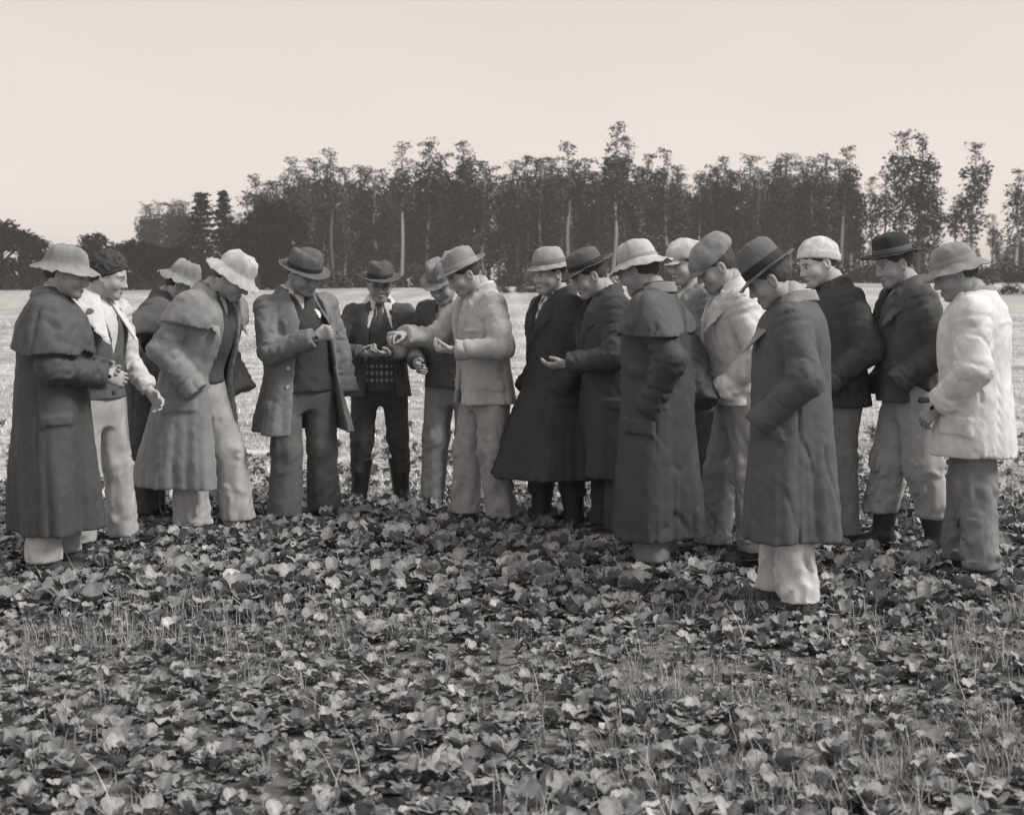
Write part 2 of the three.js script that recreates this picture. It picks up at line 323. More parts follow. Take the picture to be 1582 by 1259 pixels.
const CAPE = [[0.9, 0.31, 0.235, 0], [1.12, 0.3, 0.215, 0.0], [1.25, 0.285, 0.2, 0], [1.35, 0.258, 0.178, -0.004], [1.42, 0.2, 0.14, -0.012], [1.47, 0.125, 0.105, -0.02], [1.51, 0.09, 0.088, -0.024], [1.53, 0.085, 0.083, -0.024]];
function capeField(sk, o) {
  const fold = skirtFolds(o.seed, 1.1, 0.0), torso = loft(table(CAPE), o.off ?? -0.008), arm = ['L', 'R'].map((k) => { const a = sk.arms[k]; return cone(a.sh, a.sh.clone().lerp(a.el, 0.8), 0.092, 0.108); }), wr = wrinkle(0.008, o.seed), low = o.low ?? 1.16, P = o.cut ? polygon(o.cut) : null;
  return (x, y, z) => {
    const [ux, uy, uz] = sk.unbend(x, y, z);
    let d = torso(ux, uy, uz); d = smin(d, smin(arm[0](x, y, z), arm[1](x, y, z), 0.05), 0.09);
    const full = d; if (Math.abs(d) < 0.05) d -= wr(x, y, z) + 0.006 * Math.sin(Math.atan2(ux, uz) * 9 + o.seed) * sstep(1.4, 1.15, uy);
    d = Math.max(d, low + 0.012 * Math.sin(ux * 21 + o.seed) + 0.01 * Math.sin(uz * 17) - uy);
    if (P) d = Math.max(d, -region.f(ux, uy, uz, P));
    return d;
  };
}
function collarField(sk, o) {                        // a turned-down collar lying on the shoulders
  const top = o.top ?? 1.525, h = o.h ?? 0.07, R = o.r ?? 0.068, out = o.out ?? 0.6, gap = o.gap ?? 0.02, t = o.t ?? 0.01;
  return (x, y, z) => {
    const [ux, uy, uz] = sk.unbend(x, y, z), zz = uz + 0.026, ty = top - 0.45 * Math.max(0, zz), r = Math.hypot(ux, zz), bk = sstep(0.03, -0.06, zz), want = R + Math.max(0, ty - uy) * out * (1 - 0.6 * bk);
    const low = ty - h * (1 - 0.25 * bk) - Math.max(0, zz) * (o.drop ?? 0.5);
    let d = Math.max((Math.abs(r - want) - t) * 0.85, uy - ty, low - uy);
    if (zz > 0) d = Math.max(d, gap + (ty - uy) * 0.4 - Math.abs(ux));
    return d;
  };
}
function trouserField(sk, o) {
  const r0 = o.r ?? [0.098, 0.088, 0.094], r = [r0[0] * 0.98, r0[1] * 0.93, r0[2] * 0.88], s = o.seed ?? 1, amp = o.amp ?? 0.009, top = o.top ?? 1.0, low = o.low ?? 0.085;
  const pel = loft(table([[0.74, 0.12, 0.1, -0.01], [0.84, 0.172, 0.125, -0.008], [0.94, 0.172, 0.124, -0.006], [top, 0.16, 0.114, 0]]), 0);
  const leg = ['L', 'R'].map((k) => { const l = sk.legs[k], e = V(l.ank.x, low, l.ank.z); return [cone(l.hip, l.kn, r[0], r[1]), cone(l.kn, e, r[1], r[2]), l]; });
  return (x, y, z) => {
    const legs = leg.map(([a, b, l], i) => {
      let d = smin(a(x, y, z), b(x, y, z), 0.03);
      if (Math.abs(d) < 0.04) {
        const u = Math.exp(-((y - low - 0.08) ** 2) * 40) + 0.6 * Math.exp(-((y - l.kn.y) ** 2) * 60) + 0.35;
        d -= amp * 0.6 * u * (2.3 * Math.abs(noise3(x * 6 + s + i * 7, y * 8 - (x - z) * 7 + noise3(x * 5, y * 5, z * 5 + s) * 0.8, z * 6)) - 0.7) + amp * 0.9 * noise3(x * 10 + s, y * 1.3, z * 10) - amp * 0.9 * sstep(-0.1, 0.4, noise3(y * 3, s, i)) * Math.exp(-((noise3((x + z) * 5 + s, y * 2.2 + (x - z) * 3, i * 9) / 0.15) ** 2));
        const front = Math.abs(x - l.ank.x * 0.8); d -= 0.004 * Math.exp(-front * front * 3000) * (z > l.kn.z - 0.02 ? 1 : 0);   // pressed crease
      }
      return d;
    });
    let d = smin(legs[0], legs[1], 0.02);
    d = smin(d, pel(x, y, z), 0.05);
    return Math.max(d, low - y);
  };
}
function bootGeo(l, o) {
  const shaft = o.shaft ?? 0.14, c = Math.cos(l.turn), s = Math.sin(l.turn), up = l.kn.clone().sub(l.ank), topP = V(0, shaft, 0).addScaledVector(V(up.x, 0, up.z), shaft / up.y);
  const tx = topP.x * c - topP.z * s, tz = topP.x * s + topP.z * c, sh = cone(V(0, 0.08, -0.01), V(tx, shaft, tz - 0.01), 0.054, o.rt ?? (shaft > 0.2 ? 0.072 : 0.056));
  const foot = cone(V(0, 0.052, -0.035), V(0, 0.04, 0.15), 0.05, 0.04), toe = ell(0, 0.04, 0.16, 0.048, 0.036, 0.055);
  const f = (x, y, z) => { let d = smin(sh(x, y, z), foot(x, y, z), 0.04); d = smin(d, toe(x, y, z), 0.03); d = Math.max(d, y - shaft); if (Math.abs(d) < 0.03) d -= 0.004 * noise3(x * 18, y * 30, z * 18); const sole = Math.max(Math.hypot(x * 1.05, Math.max(0, Math.abs(z - 0.06) - 0.1)) - 0.052, y - 0.026, 0.001 - y); return Math.min(Math.max(d, 0.004 - y), sole); };
  const g = netMesh(f, [-0.15, -0.02, -0.16], [0.15, shaft + 0.03, 0.24], 0.0135);
  g.rotateY(l.turn); g.translate(l.ank.x, 0, l.ank.z);
  return g;
}
function bodyGeometry(sk, skin, hair) {
  const tors = loft(BODY), prims = [];
  for (const k of ['L', 'R']) {
    const a = sk.arms[k], l = sk.legs[k];
    prims.push([cone(a.sh, a.el, 0.056, 0.044), 0.05], [cone(a.el, a.wr, 0.043, 0.028), 0.02], [cone(l.hip, l.kn, 0.082, 0.058), 0.04], [cone(l.kn, l.ank, 0.056, 0.04), 0.02]);
    const toe = l.ank.clone().add(V(Math.sin(l.turn) * 0.13, -0.05, Math.cos(l.turn) * 0.13)); prims.push([cone(l.ank.clone().add(V(0, -0.035, 0)), toe, 0.036, 0.026), 0.02]);
  }
  prims.push([cone(sk.neck.clone().add(V(0, -0.05, 0)), sk.neck.clone().add(V(0, 0.05, 0.01)), 0.056, 0.052), 0.04]);
  const f = (x, y, z) => { const u = sk.unbend(x, y, z); let d = tors(u[0], u[1], u[2]); for (const [p, k] of prims) d = smin(d, p(x, y, z), k); return d; };
  const b = boundsOf(sk, 0.09), parts = [colourBy(netMesh(f, b[0], b[1], 0.024), () => skin)];
  const h = headGeo.clone(); colourBy(h, headColour(skin, hair)); h.applyMatrix4(sk.headM); parts.push(h);
  for (const k of ['L', 'R']) {
    const a = sk.arms[k]; if (a.hidden) continue;
    const g = HANDS[a.pose].clone(); if (k === 'L') { g.scale(-1, 1, 1); const ix = g.index.array; for (let i = 0; i < ix.length; i += 3) { const t = ix[i]; ix[i] = ix[i + 1]; ix[i + 1] = t; } g.computeVertexNormals(); }
    const yv = a.wr.clone().sub(a.el).normalize(), zv = a.palm.clone().addScaledVector(yv, -a.palm.dot(yv)).normalize(), xv = yv.clone().cross(zv);
    const m = new THREE.Matrix4().makeBasis(xv, yv, zv); m.setPosition(a.wr.clone().addScaledVector(yv, 0.012));
    g.applyMatrix4(m); colourBy(g, (x, y, z) => skin * (1.05 + 0.08 * noise3(x * 50, y * 50, z * 50))); parts.push(g);
  }
  return mergeGeometries(parts);
}
// ------------------------------------------------------------------ hats, in the head's axes
const HATS = {
  fedora: [[0.97, 0], [1.0, -0.003], [1.3, -0.004], [1.56, 0.0], [1.585, 0.004], [1.56, 0.008], [1.3, 0.003], [1.06, 0.006], [1.035, 0.02], [1.02, 0.055], [0.985, 0.085], [0.9, 0.11], [0.72, 0.122], [0.42, 0.116], [0.15, 0.108], [0, 0.107]],
  wide: [[0.97, 0], [1.0, -0.003], [1.3, -0.004], [1.68, 0.0], [1.705, 0.004], [1.68, 0.008], [1.3, 0.003], [1.06, 0.006], [1.035, 0.02], [1.01, 0.05], [0.96, 0.078], [0.86, 0.098], [0.66, 0.106], [0.4, 0.1], [0.15, 0.094], [0, 0.093]],
  bucket: [[0.97, 0.002], [1.02, -0.004], [1.3, -0.02], [1.58, -0.038], [1.61, -0.036], [1.58, -0.03], [1.3, -0.01], [1.07, 0.008], [1.04, 0.02], [0.99, 0.048], [0.91, 0.074], [0.78, 0.093], [0.55, 0.106], [0.28, 0.111], [0, 0.112]],
  low: [[0.97, 0.002], [1.0, -0.004], [1.25, -0.012], [1.4, -0.02], [1.42, -0.017], [1.4, -0.012], [1.2, -0.002], [1.05, 0.008], [1.03, 0.02], [0.99, 0.045], [0.92, 0.068], [0.78, 0.088], [0.55, 0.1], [0.28, 0.105], [0, 0.106]],
};
function hatGeo(kind, o) {
  const pts = HATS[kind], N = 44, pos = [], idx = [], s = o.seed ?? 1, soft = o.soft ?? 0.004;
  pts.forEach(([r, y], i) => {
    for (let j = 0; j < N; j++) {
      const th = (j / N) * Math.PI * 2, c = Math.cos(th), sn = Math.sin(th);   // th = 0 is the front (+z)
      let R = r, yy = y; const brim = clamp((r - 1.03) / 0.5, 0, 1.3);
      if (r > 1.03) { yy += brim * ((o.front ?? 0) * Math.max(0, c) ** 1.5 + (o.back ?? 0) * Math.max(0, -c) ** 1.5 + (o.side ?? 0) * sn * sn); R *= 1 + (brim * (o.backLong ?? 0) * Math.max(0, -c)); }
      else if (i > 6) {
        const hgt = clamp(y / 0.11, 0, 1); yy *= o.tall ?? 1;
        if (o.pinch) R *= 1 - o.pinch * hgt * Math.exp(-((Math.abs(th > Math.PI ? th - 2 * Math.PI : th) - 0.62) ** 2) * 8);
        if (o.crease) { const x = R * sn; yy -= o.crease * hgt ** 6 * Math.exp(-x * x * 14) * (1 + 0.35 * c); }
        if (o.lop) yy += o.lop * hgt * (0.6 * c + 0.4 * sn) * 0.3 * R;
      }
      const nz = noise3(c * 1.8 * R + s, sn * 1.8 * R, y * 14 + s) * soft * (0.5 + brim + clamp(y / 0.1, 0, 1));
      R *= 1 + nz * 4; yy += nz;
      pos.push(sn * R * 0.0845, yy, c * R * 0.103);
    }
  });
  for (let i = 0; i < pts.length - 1; i++) for (let j = 0; j < N; j++) { const a = i * N + j, b = i * N + ((j + 1) % N), c = a + N, d = b + N; idx.push(a, c, b, b, c, d); }
  const g = new THREE.BufferGeometry(); g.setAttribute('position', new THREE.BufferAttribute(new Float32Array(pos), 3)); g.setIndex(idx); g.computeVertexNormals();
  return g;
}
function bandGeo(y0 = 0.008, y1 = 0.036) {
  const pos = [], idx = [], N = 44, pr = [[1.05, y0], [1.078, y0 + 0.003], [1.062, y1 - 0.003], [1.03, y1]];
  pr.forEach(([r, y]) => { for (let j = 0; j < N; j++) { const th = (j / N) * Math.PI * 2; pos.push(Math.sin(th) * r * 0.0845, y, Math.cos(th) * r * 0.103); } });
  for (let i = 0; i < 3; i++) for (let j = 0; j < N; j++) { const a = i * N + j, b = i * N + ((j + 1) % N); idx.push(a, a + N, b, b, a + N, b + N); }
  const g = new THREE.BufferGeometry(); g.setAttribute('position', new THREE.BufferAttribute(new Float32Array(pos), 3)); g.setIndex(idx); g.computeVertexNormals(); return g;
}
const flatCapGeo = netMesh((x, y, z) => {
  const yy = y - 0.02 * Math.max(0, -z) / 0.1 + z * 0.12;
  let d = ell(0, 0.052, -0.008, 0.106, 0.098, 0.132)(x, yy, z) - 0.004 * noise3(x * 14, y * 14, z * 14);
  d = smax(d, 0.03 - yy - 0.1 * Math.max(0, -z - 0.02), 0.012);
  return smin(d, Math.max(ell(0, 0.036, 0.088, 0.074, 0.013, 0.062)(x, yy + 2.2 * x * x, z)), 0.008);
}, [-0.13, -0.03, -0.15], [0.13, 0.16, 0.18], 0.0055);
const peakCapGeo = netMesh((x, y, z) => {
  let d = ell(0, 0.045, -0.012, 0.097, 0.102, 0.122)(x, y, z) - 0.005 * noise3(x * 12 + 4, y * 12, z * 12);
  d = smax(d, 0.03 - y, 0.01);
  return smin(d, ell(0, 0.034, 0.095, 0.078, 0.009, 0.058)(x, y + 3 * x * x + (z - 0.08) * 0.25, z), 0.007);
}, [-0.13, -0.03, -0.15], [0.13, 0.16, 0.18], 0.0055);
const beanieGeo = netMesh((x, y, z) => {
  const line = z * 0.42 + 0.022 - y, rib = 0.0012 * Math.sin(Math.atan2(x, z + 0.015) * 46);
  let d = ell(0, 0.04, -0.018, 0.0905, 0.112, 0.114)(x, y, z) - rib - 0.003 * noise3(x * 16, y * 16, z * 16);
  const fold = ell(0, 0.036, -0.018, 0.0945, 0.108, 0.118)(x, y, z) - rib;
  d = smin(d, Math.max(fold, y - z * 0.42 - 0.068), 0.003);
  return smax(d, line, 0.008);
}, [-0.12, -0.08, -0.15], [0.12, 0.17, 0.13], 0.0048);

// ------------------------------------------------------------------ one man: body > clothes as parts
const CELL = 0.0110;
function person(p) {
  const g = new THREE.Group(); g.name = numbered('person'); scene.add(g);
  g.position.set(p.x, 0, p.z); g.rotation.y = p.yaw * D2R; const sc = ((p.H ?? 1.74) + 0.012) / 1.74; g.scale.set(sc * (p.wide ?? 1.05), sc, sc * (p.wide ?? 1.05));
  tag(g, p.label, 'person', 'men gathered in the crop field');
  const sk = skeleton(p), b = boundsOf(sk, 0.12), skin = p.skin ?? 0.36, hair = p.hair ?? 0.05;
  put('body', bodyGeometry(sk, skin, hair), vmat(0.62), g);
  const cap = put('hair', (p.thickHair ? thickHairGeo : hairGeo).clone().applyMatrix4(sk.headM), mat(hair, 0.75), g);
  const grow = (name, f, v, rough = 0.92, amount = 1, cell = CELL, fn) => put(name, colourBy(netMesh(f, b[0], b[1], cell), fn ?? cloth(v, amount, (p.x * 13) % 7)), vmat(rough), g);
  grow('trousers', trouserField(sk, p.trousers ?? {}), p.trousers?.v ?? 0.2, 0.93, p.trousers?.amount ?? 1, 0.0135);
  for (const k of ['L', 'R']) put('boot', bootGeo(sk.legs[k], p.boots ?? {}), mat(p.boots?.v ?? 0.035, p.boots?.rough ?? 0.55), g);
  for (const w of p.wear ?? []) {
    let o;
    if (w.kind === 'cape') o = grow(w.name ?? 'cape', capeField(sk, w), w.v, w.rough ?? 0.85, w.amount);
    else if (w.kind === 'collar') o = grow(w.name ?? 'collar', collarField(sk, w), w.v, w.rough ?? 0.9, w.amount, 0.0075);
    else o = grow(w.name, upperField(sk, w), w.v, w.rough ?? 0.92, w.amount, w.cell ?? CELL, w.paint);
    for (const [bx, by, bz] of w.buttons ?? []) {                  // [x, y, sign of z]
      const tab = reprofile(w.prof, w.hem, w.flare ?? 0, w.swing ?? 0), ww = tab.at(by, 0) + (w.off ?? 0), dd = tab.at(by, 1) + (w.off ?? 0), z = Math.sqrt(Math.max(0, 1 - (bx / ww) ** 2)) * dd * bz + tab.at(by, 2), q = sk.bend(V(bx, by, z));
      const bt = new THREE.CylinderGeometry(0.0125, 0.0125, 0.008, 12); bt.rotateX(Math.PI / 2); const m = put('button', bt, mat(w.buttonV ?? 0.06, 0.4), o); m.position.copy(by < 0.95 ? V(bx, by, z) : q); m.position.z += 0.004;
    }
  }
  if (p.hat) {
    const h = p.hat, geo = (h.kind === 'flatcap' ? flatCapGeo : h.kind === 'peak' ? peakCapGeo : h.kind === 'beanie' ? beanieGeo : hatGeo(h.kind, h)).clone();
    const t = new THREE.Matrix4().makeRotationFromEuler(new THREE.Euler((h.pitch ?? 0) * D2R, 0, (h.roll ?? 0) * D2R)); t.setPosition(0, h.y ?? 0.05, -0.012);
    const own = HATS[h.kind] ? sk.headM.clone().multiply(t) : sk.headM.clone().multiply(new THREE.Matrix4().makeRotationX((h.pitch ?? 0) * D2R));
    colourBy(geo, cloth(h.v, 1.7, p.x)); geo.applyMatrix4(own);
    const hat = put(h.kind === 'flatcap' || h.kind === 'peak' ? 'cap' : h.kind === 'beanie' ? 'knitted_cap' : 'hat', geo, vmat(0.93), g);
    if (h.band !== undefined) put('hat_band', bandGeo(0.008, h.bandTop ?? 0.036).applyMatrix4(own), mat(h.band, 0.8), hat);
  }
  p.extra?.(g, sk);
  return g;
}
const V_NECK = [[-0.075, 1.56], [0.075, 1.56], [0.06, 1.42], [0.0, 1.14], [-0.06, 1.42]];
const DEEP_V = [[-0.075, 1.56], [0.075, 1.56], [0.065, 1.42], [0.012, 1.05], [-0.012, 1.05], [-0.065, 1.42]];
const LAPELS = [['f', [[0.055, 1.475], [0.09, 1.45], [0.075, 1.415], [0.115, 1.39], [0.1, 1.3], [0.0, 1.1], [-0.004, 1.16], [0.05, 1.4]]], ['f', [[-0.055, 1.475], [-0.09, 1.45], [-0.075, 1.415], [-0.115, 1.39], [-0.1, 1.3], [0.0, 1.1], [0.004, 1.16], [-0.05, 1.4]]]];
const pocketL = (y, z = 0.06, w = 0.075, h = 0.055) => ['l', [[z - w, y], [z + w, y + 0.012], [z + w, y + 0.012 - h], [z - w, y - h]]];
const pocketR = (y, z = 0.06, w = 0.075, h = 0.055) => ['r', [[z - w, y], [z + w, y + 0.012], [z + w, y + 0.012 - h], [z - w, y - h]]];
const pocketF = (x, y, w = 0.07, h = 0.05) => ['f', [[x - w, y], [x + w, y], [x + w, y - h], [x - w, y - h]]];
const inPocket = (s, z = 0.1, y = 0.92) => ({ hand: [s * 0.185, y, z], pole: [s * 0.55, 0, -1], hidden: true });
const SIDE_SEAMS = (hem) => [['l', [[-0.035, 1.2], [-0.029, 1.2], [-0.041, hem], [-0.047, hem]]], ['r', [[-0.035, 1.2], [-0.029, 1.2], [-0.041, hem], [-0.047, hem]]], ['b', [[-0.003, 1.36], [0.003, 1.36], [0.003, hem], [-0.003, hem]]]];
const SHIRT = (v = 0.6) => ({ name: 'shirt', prof: 'shirt', hem: 0.92, off: 0, v, sleeves: null, wrinkle: 0.004, cell: 0.015 });

// ------------------------------------------------------------------ the men, from left to right
person({ x: -2.5, z: -7.6, yaw: 98, H: 1.76, lean: 4, head: { p: 10, y: -8 }, skin: 0.36, label: 'man at the far left in a long dark caped oilskin and pale bucket hat',
  L: { hand: [0.05, 1.08, 0.25], pole: [0.6, -0.6, -0.5], palm: [0, 0.3, -1] }, R: { hand: [-0.1, 1.06, 0.27], pole: [-0.6, -0.5, -0.6], palm: [0.5, 0, -1] },
  feet: { L: [0.13, 0.02, 8], R: [-0.13, -0.04, -8] }, trousers: { v: 0.42, seed: 3 }, boots: { v: 0.05 },
  wear: [{ name: 'coat', prof: 'longCoat', hem: 0.23, seams: SIDE_SEAMS(0.23), flare: 0.0, v: 0.066, fold: 0.03, seed: 2, wrinkle: 0.004, sleeves: [0.092, 0.08, 0.066], sleeveAmp: 0.011, rough: 0.75, flaps: [['f', [[-0.04, 1.4], [0.04, 1.4], [0.05, 0.24], [-0.04, 0.24]], 0.008], pocketR(0.86)] },
    { kind: 'cape', v: 0.076, seed: 4, low: 1.19, rough: 0.75 }, { kind: 'collar', v: 0.15, h: 0.074, r: 0.075, out: 0.8 }, { kind: 'collar', name: 'shirt_collar', top: 1.528, v: 0.55, h: 0.066, r: 0.062, out: 0.3 }],
  hat: { kind: 'bucket', v: 0.259, seed: 3, soft: 0.007, y: 0.045, pitch: -3, front: 0.006 } });

person({ x: -2.42, z: -8.15, yaw: 62, H: 1.75, lean: 3, head: { p: 12, y: 28 }, skin: 0.42, hair: 0.04, thickHair: true, label: 'bareheaded dark haired young man in a dark waistcoat over a white shirt',
  L: { hand: [0.21, 0.93, 0.2], pole: [0.4, 0, -1] }, R: { hand: [-0.24, 0.9, 0.06], pole: [-0.4, 0, -1], palm: [0.8, -0.2, 0.3] }, feet: { L: [0.12, 0.06, 6], R: [-0.12, -0.02, -6] }, trousers: { v: 0.4, seed: 9 },
  wear: [{ name: 'shirt', prof: 'shirt', hem: 0.92, v: 0.55, seed: 5, wrinkle: 0.004, sleeves: [0.083, 0.066, 0.05], sleeveAmp: 0.013, cuff: 0.92 }, { name: 'waistcoat', prof: 'shirt', hem: 0.9, off: 0.012, v: 0.1, seed: 6, sleeves: null, wrinkle: 0.004, cuts: [['f', V_NECK]], flaps: [pocketF(0.085, 1.0, 0.045, 0.03), pocketF(-0.085, 1.0, 0.045, 0.03)], buttons: [[0, 1.08, 1], [0, 1.01, 1], [0, 0.94, 1]] },
    { kind: 'collar', name: 'shirt_collar', top: 1.528, v: 0.6, h: 0.066, r: 0.064, out: 0.9, drop: 0.6 }] });

person({ x: -2.4, z: -9.2, yaw: 95, H: 1.74, lean: 16, head: { p: 16, y: 0 }, label: 'man in a long black coat and crumpled grey hat behind the pale raincoat',
  L: inPocket(1), R: { hand: [-0.27, 0.98, 0.06], pole: [-0.5, 0, -1], hidden: true }, trousers: { v: 0.07, seed: 2 }, boots: { v: 0.03, shaft: 0.3 },
  wear: [{ name: 'coat', prof: 'longCoat', hem: 0.32, seams: SIDE_SEAMS(0.32), v: 0.085, fold: 0.025, seed: 7, sleeves: [0.09, 0.078, 0.064] }, { kind: 'cape', v: 0.09, seed: 8, low: 1.25, off: -0.016 }, { kind: 'collar', v: 0.08, h: 0.074, r: 0.075 }],
  hat: { kind: 'bucket', v: 0.245, seed: 11, soft: 0.012, y: 0.045, pitch: 0, front: 0.0 } });

person({ x: -1.97, z: -8.75, yaw: 66, H: 1.8, lean: 15, wide: 1.1, head: { p: 24, y: 14 }, skin: 0.38, label: 'man stooping in an open pale raincoat with cape, light hat and dark waistcoat',
  L: { hand: [0.24, 0.9, 0.12], pole: [0.4, 0, -1], hidden: true }, R: { hand: [-0.2, 0.92, 0.12], pole: [-0.5, 0, -1], hidden: true }, feet: { L: [0.13, 0.16, 10, 0.05], R: [-0.11, 0.04, -5] }, trousers: { v: 0.36, seed: 13, r: [0.1, 0.095, 0.108], amp: 0.011 }, boots: { v: 0.03 },
  wear: [SHIRT(0.6), { name: 'waistcoat', prof: 'shirt', hem: 0.93, off: 0.014, v: 0.07, sleeves: null, wrinkle: 0.004, cuts: [['f', [[-0.05, 1.56], [0.05, 1.56], [0, 1.33]]]] },
    { name: 'raincoat', prof: 'longCoat', hem: 0.31, seams: SIDE_SEAMS(0.31), flare: 0.1, swing: -0.06, v: 0.225, fold: 0.03, seed: 14, shell: true, rough: 0.8, sleeves: [0.094, 0.08, 0.066], sleeveAmp: 0.01, cuts: [['f', [[-0.07, 1.6], [0.08, 1.6], [0.075, 1.3], [0.13, 0.95], [0.19, 0.2], [-0.15, 0.2], [-0.1, 0.95], [-0.06, 1.3]]]], flaps: [pocketR(0.82, 0.05, 0.08, 0.06)] },
    { kind: 'cape', v: 0.225, seed: 15, low: 1.29, off: -0.02, rough: 0.8, cut: [[-0.1, 1.6], [0.11, 1.6], [0.1, 1.35], [0.12, 1.0], [-0.11, 1.0], [-0.09, 1.35]] }, { kind: 'collar', v: 0.32, h: 0.074, r: 0.078, out: 0.9, gap: 0.05 }],
  hat: { kind: 'bucket', v: 0.446, seed: 17, soft: 0.009, y: 0.043, pitch: 2 } });

person({ x: -1.36, z: -9.05, yaw: 30, H: 1.78, wide: 1.1, lean: 0, roll: 3, head: { p: 22, y: 18 }, skin: 0.3, label: 'man in an open grey overcoat and dark pullover with one pale fist raised',
  L: { hand: [0.25, 0.88, 0.06], pole: [0.5, 0, -1], hidden: true }, R: { hand: [-0.03, 1.2, 0.27], pole: [-0.7, -0.6, -0.5], palm: [0.4, 0, -0.9], pose: 'fist' }, feet: { L: [0.16, -0.06, 25], R: [-0.12, 0.03, -6] }, trousers: { v: 0.12, seed: 19, r: [0.1, 0.094, 0.105] }, boots: { v: 0.035, shaft: 0.32, rt: 0.07 },
  wear: [{ name: 'shirt', prof: 'shirt', hem: 1.2, v: 0.65, sleeves: null, wrinkle: 0.003 }, { name: 'pullover', prof: 'shirt', hem: 0.86, off: 0.016, v: 0.045, sleeves: null, seed: 20, cuts: [['f', [[-0.06, 1.56], [0.06, 1.56], [0, 1.36]]]] },
    { name: 'overcoat', prof: 'longCoat', hem: 0.6, seams: SIDE_SEAMS(0.6), flare: 0.14, v: 0.18, fold: 0.03, seed: 21, shell: true, sleeves: [0.088, 0.076, 0.062], sleeveAmp: 0.01, cuts: [['f', [[-0.07, 1.6], [0.08, 1.6], [0.13, 1.3], [0.17, 0.95], [0.24, 0.2], [-0.2, 0.2], [-0.11, 0.9], [-0.05, 1.3]]]], flaps: [['f', [[0.08, 1.48], [0.12, 1.46], [0.19, 1.32], [0.17, 1.0], [0.13, 1.0], [0.11, 1.3]], 0.012], ['f', [[-0.07, 1.48], [-0.11, 1.46], [-0.15, 1.36], [-0.12, 1.1], [-0.07, 1.1], [-0.05, 1.3]], 0.012], pocketR(0.8, 0.05, 0.07, 0.05)], buttons: [[-0.13, 1.02, 1], [-0.14, 0.9, 1]], buttonV: 0.5 },
    { kind: 'collar', name: 'shirt_collar', top: 1.528, v: 0.75, h: 0.066, r: 0.063, out: 0.8 }, { kind: 'collar', v: 0.14, h: 0.070, r: 0.078, out: 0.9, gap: 0.055 }],
  hat: { kind: 'fedora', v: 0.110, band: 0.03, seed: 5, pinch: 0.12, crease: 0.02, front: -0.012, side: 0.004, y: 0.045 } });

const spotted = (x, y, z) => { const base = 0.075 * (1 + 0.15 * noise3(x * 30, y * 30, z * 30)), band = Math.abs(((y - 0.9) % 0.05) - 0.025) < 0.011 && y < 1.03; return band && Math.sin(x * 190) > 0.1 ? 0.42 : base; };
person({ x: -0.93, z: -9.85, yaw: 8, H: 1.7, lean: 4, head: { p: 9, y: 2 }, skin: 0.33, label: 'man facing the camera in spectacles, dark hat, tie and spotted pullover',
  L: { hand: [0.05, 1.12, 0.27], pole: [0.7, -0.6, -0.4], palm: [-0.2, 1, -0.2], pose: 'open' }, R: { hand: [-0.13, 1.12, 0.27], pole: [-0.7, -0.6, -0.4], palm: [0.3, 1, 0], pose: 'pinch' }, feet: { L: [0.15, 0, 14], R: [-0.15, 0.02, -14] }, trousers: { v: 0.06, seed: 23, r: [0.094, 0.08, 0.07], low: 0.25 }, boots: { v: 0.025, shaft: 0.36, rt: 0.074, rough: 0.4 },
  wear: [SHIRT(0.62), { name: 'pullover', prof: 'shirt', hem: 0.84, off: 0.012, v: 0.08, sleeves: null, paint: spotted, cell: 0.009, cuts: [['f', [[-0.05, 1.56], [0.05, 1.56], [0, 1.26]]]] },
    { name: 'jacket', prof: 'jacket', hem: 0.8, seams: SIDE_SEAMS(0.8), v: 0.09, seed: 24, fold: 0.012, shell: true, cuts: [['f', [[-0.085, 1.58], [0.085, 1.58], [0.075, 1.3], [0.09, 1.0], [0.12, 0.7], [-0.12, 0.7], [-0.09, 1.0], [-0.075, 1.3]]]], flaps: [['f', [[0.085, 1.47], [0.12, 1.44], [0.14, 1.36], [0.09, 1.12], [0.07, 1.2]], 0.01], ['f', [[-0.085, 1.47], [-0.12, 1.44], [-0.14, 1.36], [-0.09, 1.12], [-0.07, 1.2]], 0.01]] },
    { kind: 'collar', name: 'shirt_collar', top: 1.528, v: 0.65, h: 0.066, r: 0.063, out: 0.8, gap: 0.012 }, { name: 'tie', prof: 'shirt', hem: 1.2, off: 0.008, v: 0.09, sleeves: null, wrinkle: 0.001, cell: 0.008, cuts: [['f', [[0.012, 1.6], [0.5, 1.6], [0.5, 1.1], [0.03, 1.1]]], ['f', [[-0.012, 1.6], [-0.5, 1.6], [-0.5, 1.1], [-0.03, 1.1]]], ['b', [[-0.5, 1.6], [0.5, 1.6], [0.5, 1.1], [-0.5, 1.1]]]] }],
  hat: { kind: 'wide', v: 0.100, band: 0.03, seed: 9, pinch: 0.1, crease: 0.02, front: -0.006, side: 0.004, y: 0.046 },
  extra(g, sk) {
    const parts = []; for (const s of [-1, 1]) { const t = new THREE.TorusGeometry(0.021, 0.0022, 6, 22); t.scale(1, 0.88, 1); t.translate(s * 0.031, -0.002, 0.103); parts.push(t); const arm = new THREE.CylinderGeometry(0.0016, 0.0016, 0.1, 6); arm.rotateX(Math.PI / 2); arm.rotateY(s * -0.12); arm.translate(s * 0.063, 0.004, 0.052); parts.push(arm); }
    const br = new THREE.CylinderGeometry(0.0018, 0.0018, 0.022, 6); br.rotateZ(Math.PI / 2); br.translate(0, 0.004, 0.106); parts.push(br);
    put('spectacles', mergeGeometries(parts).applyMatrix4(sk.headM), mat(0.03, 0.35), g);
  } });

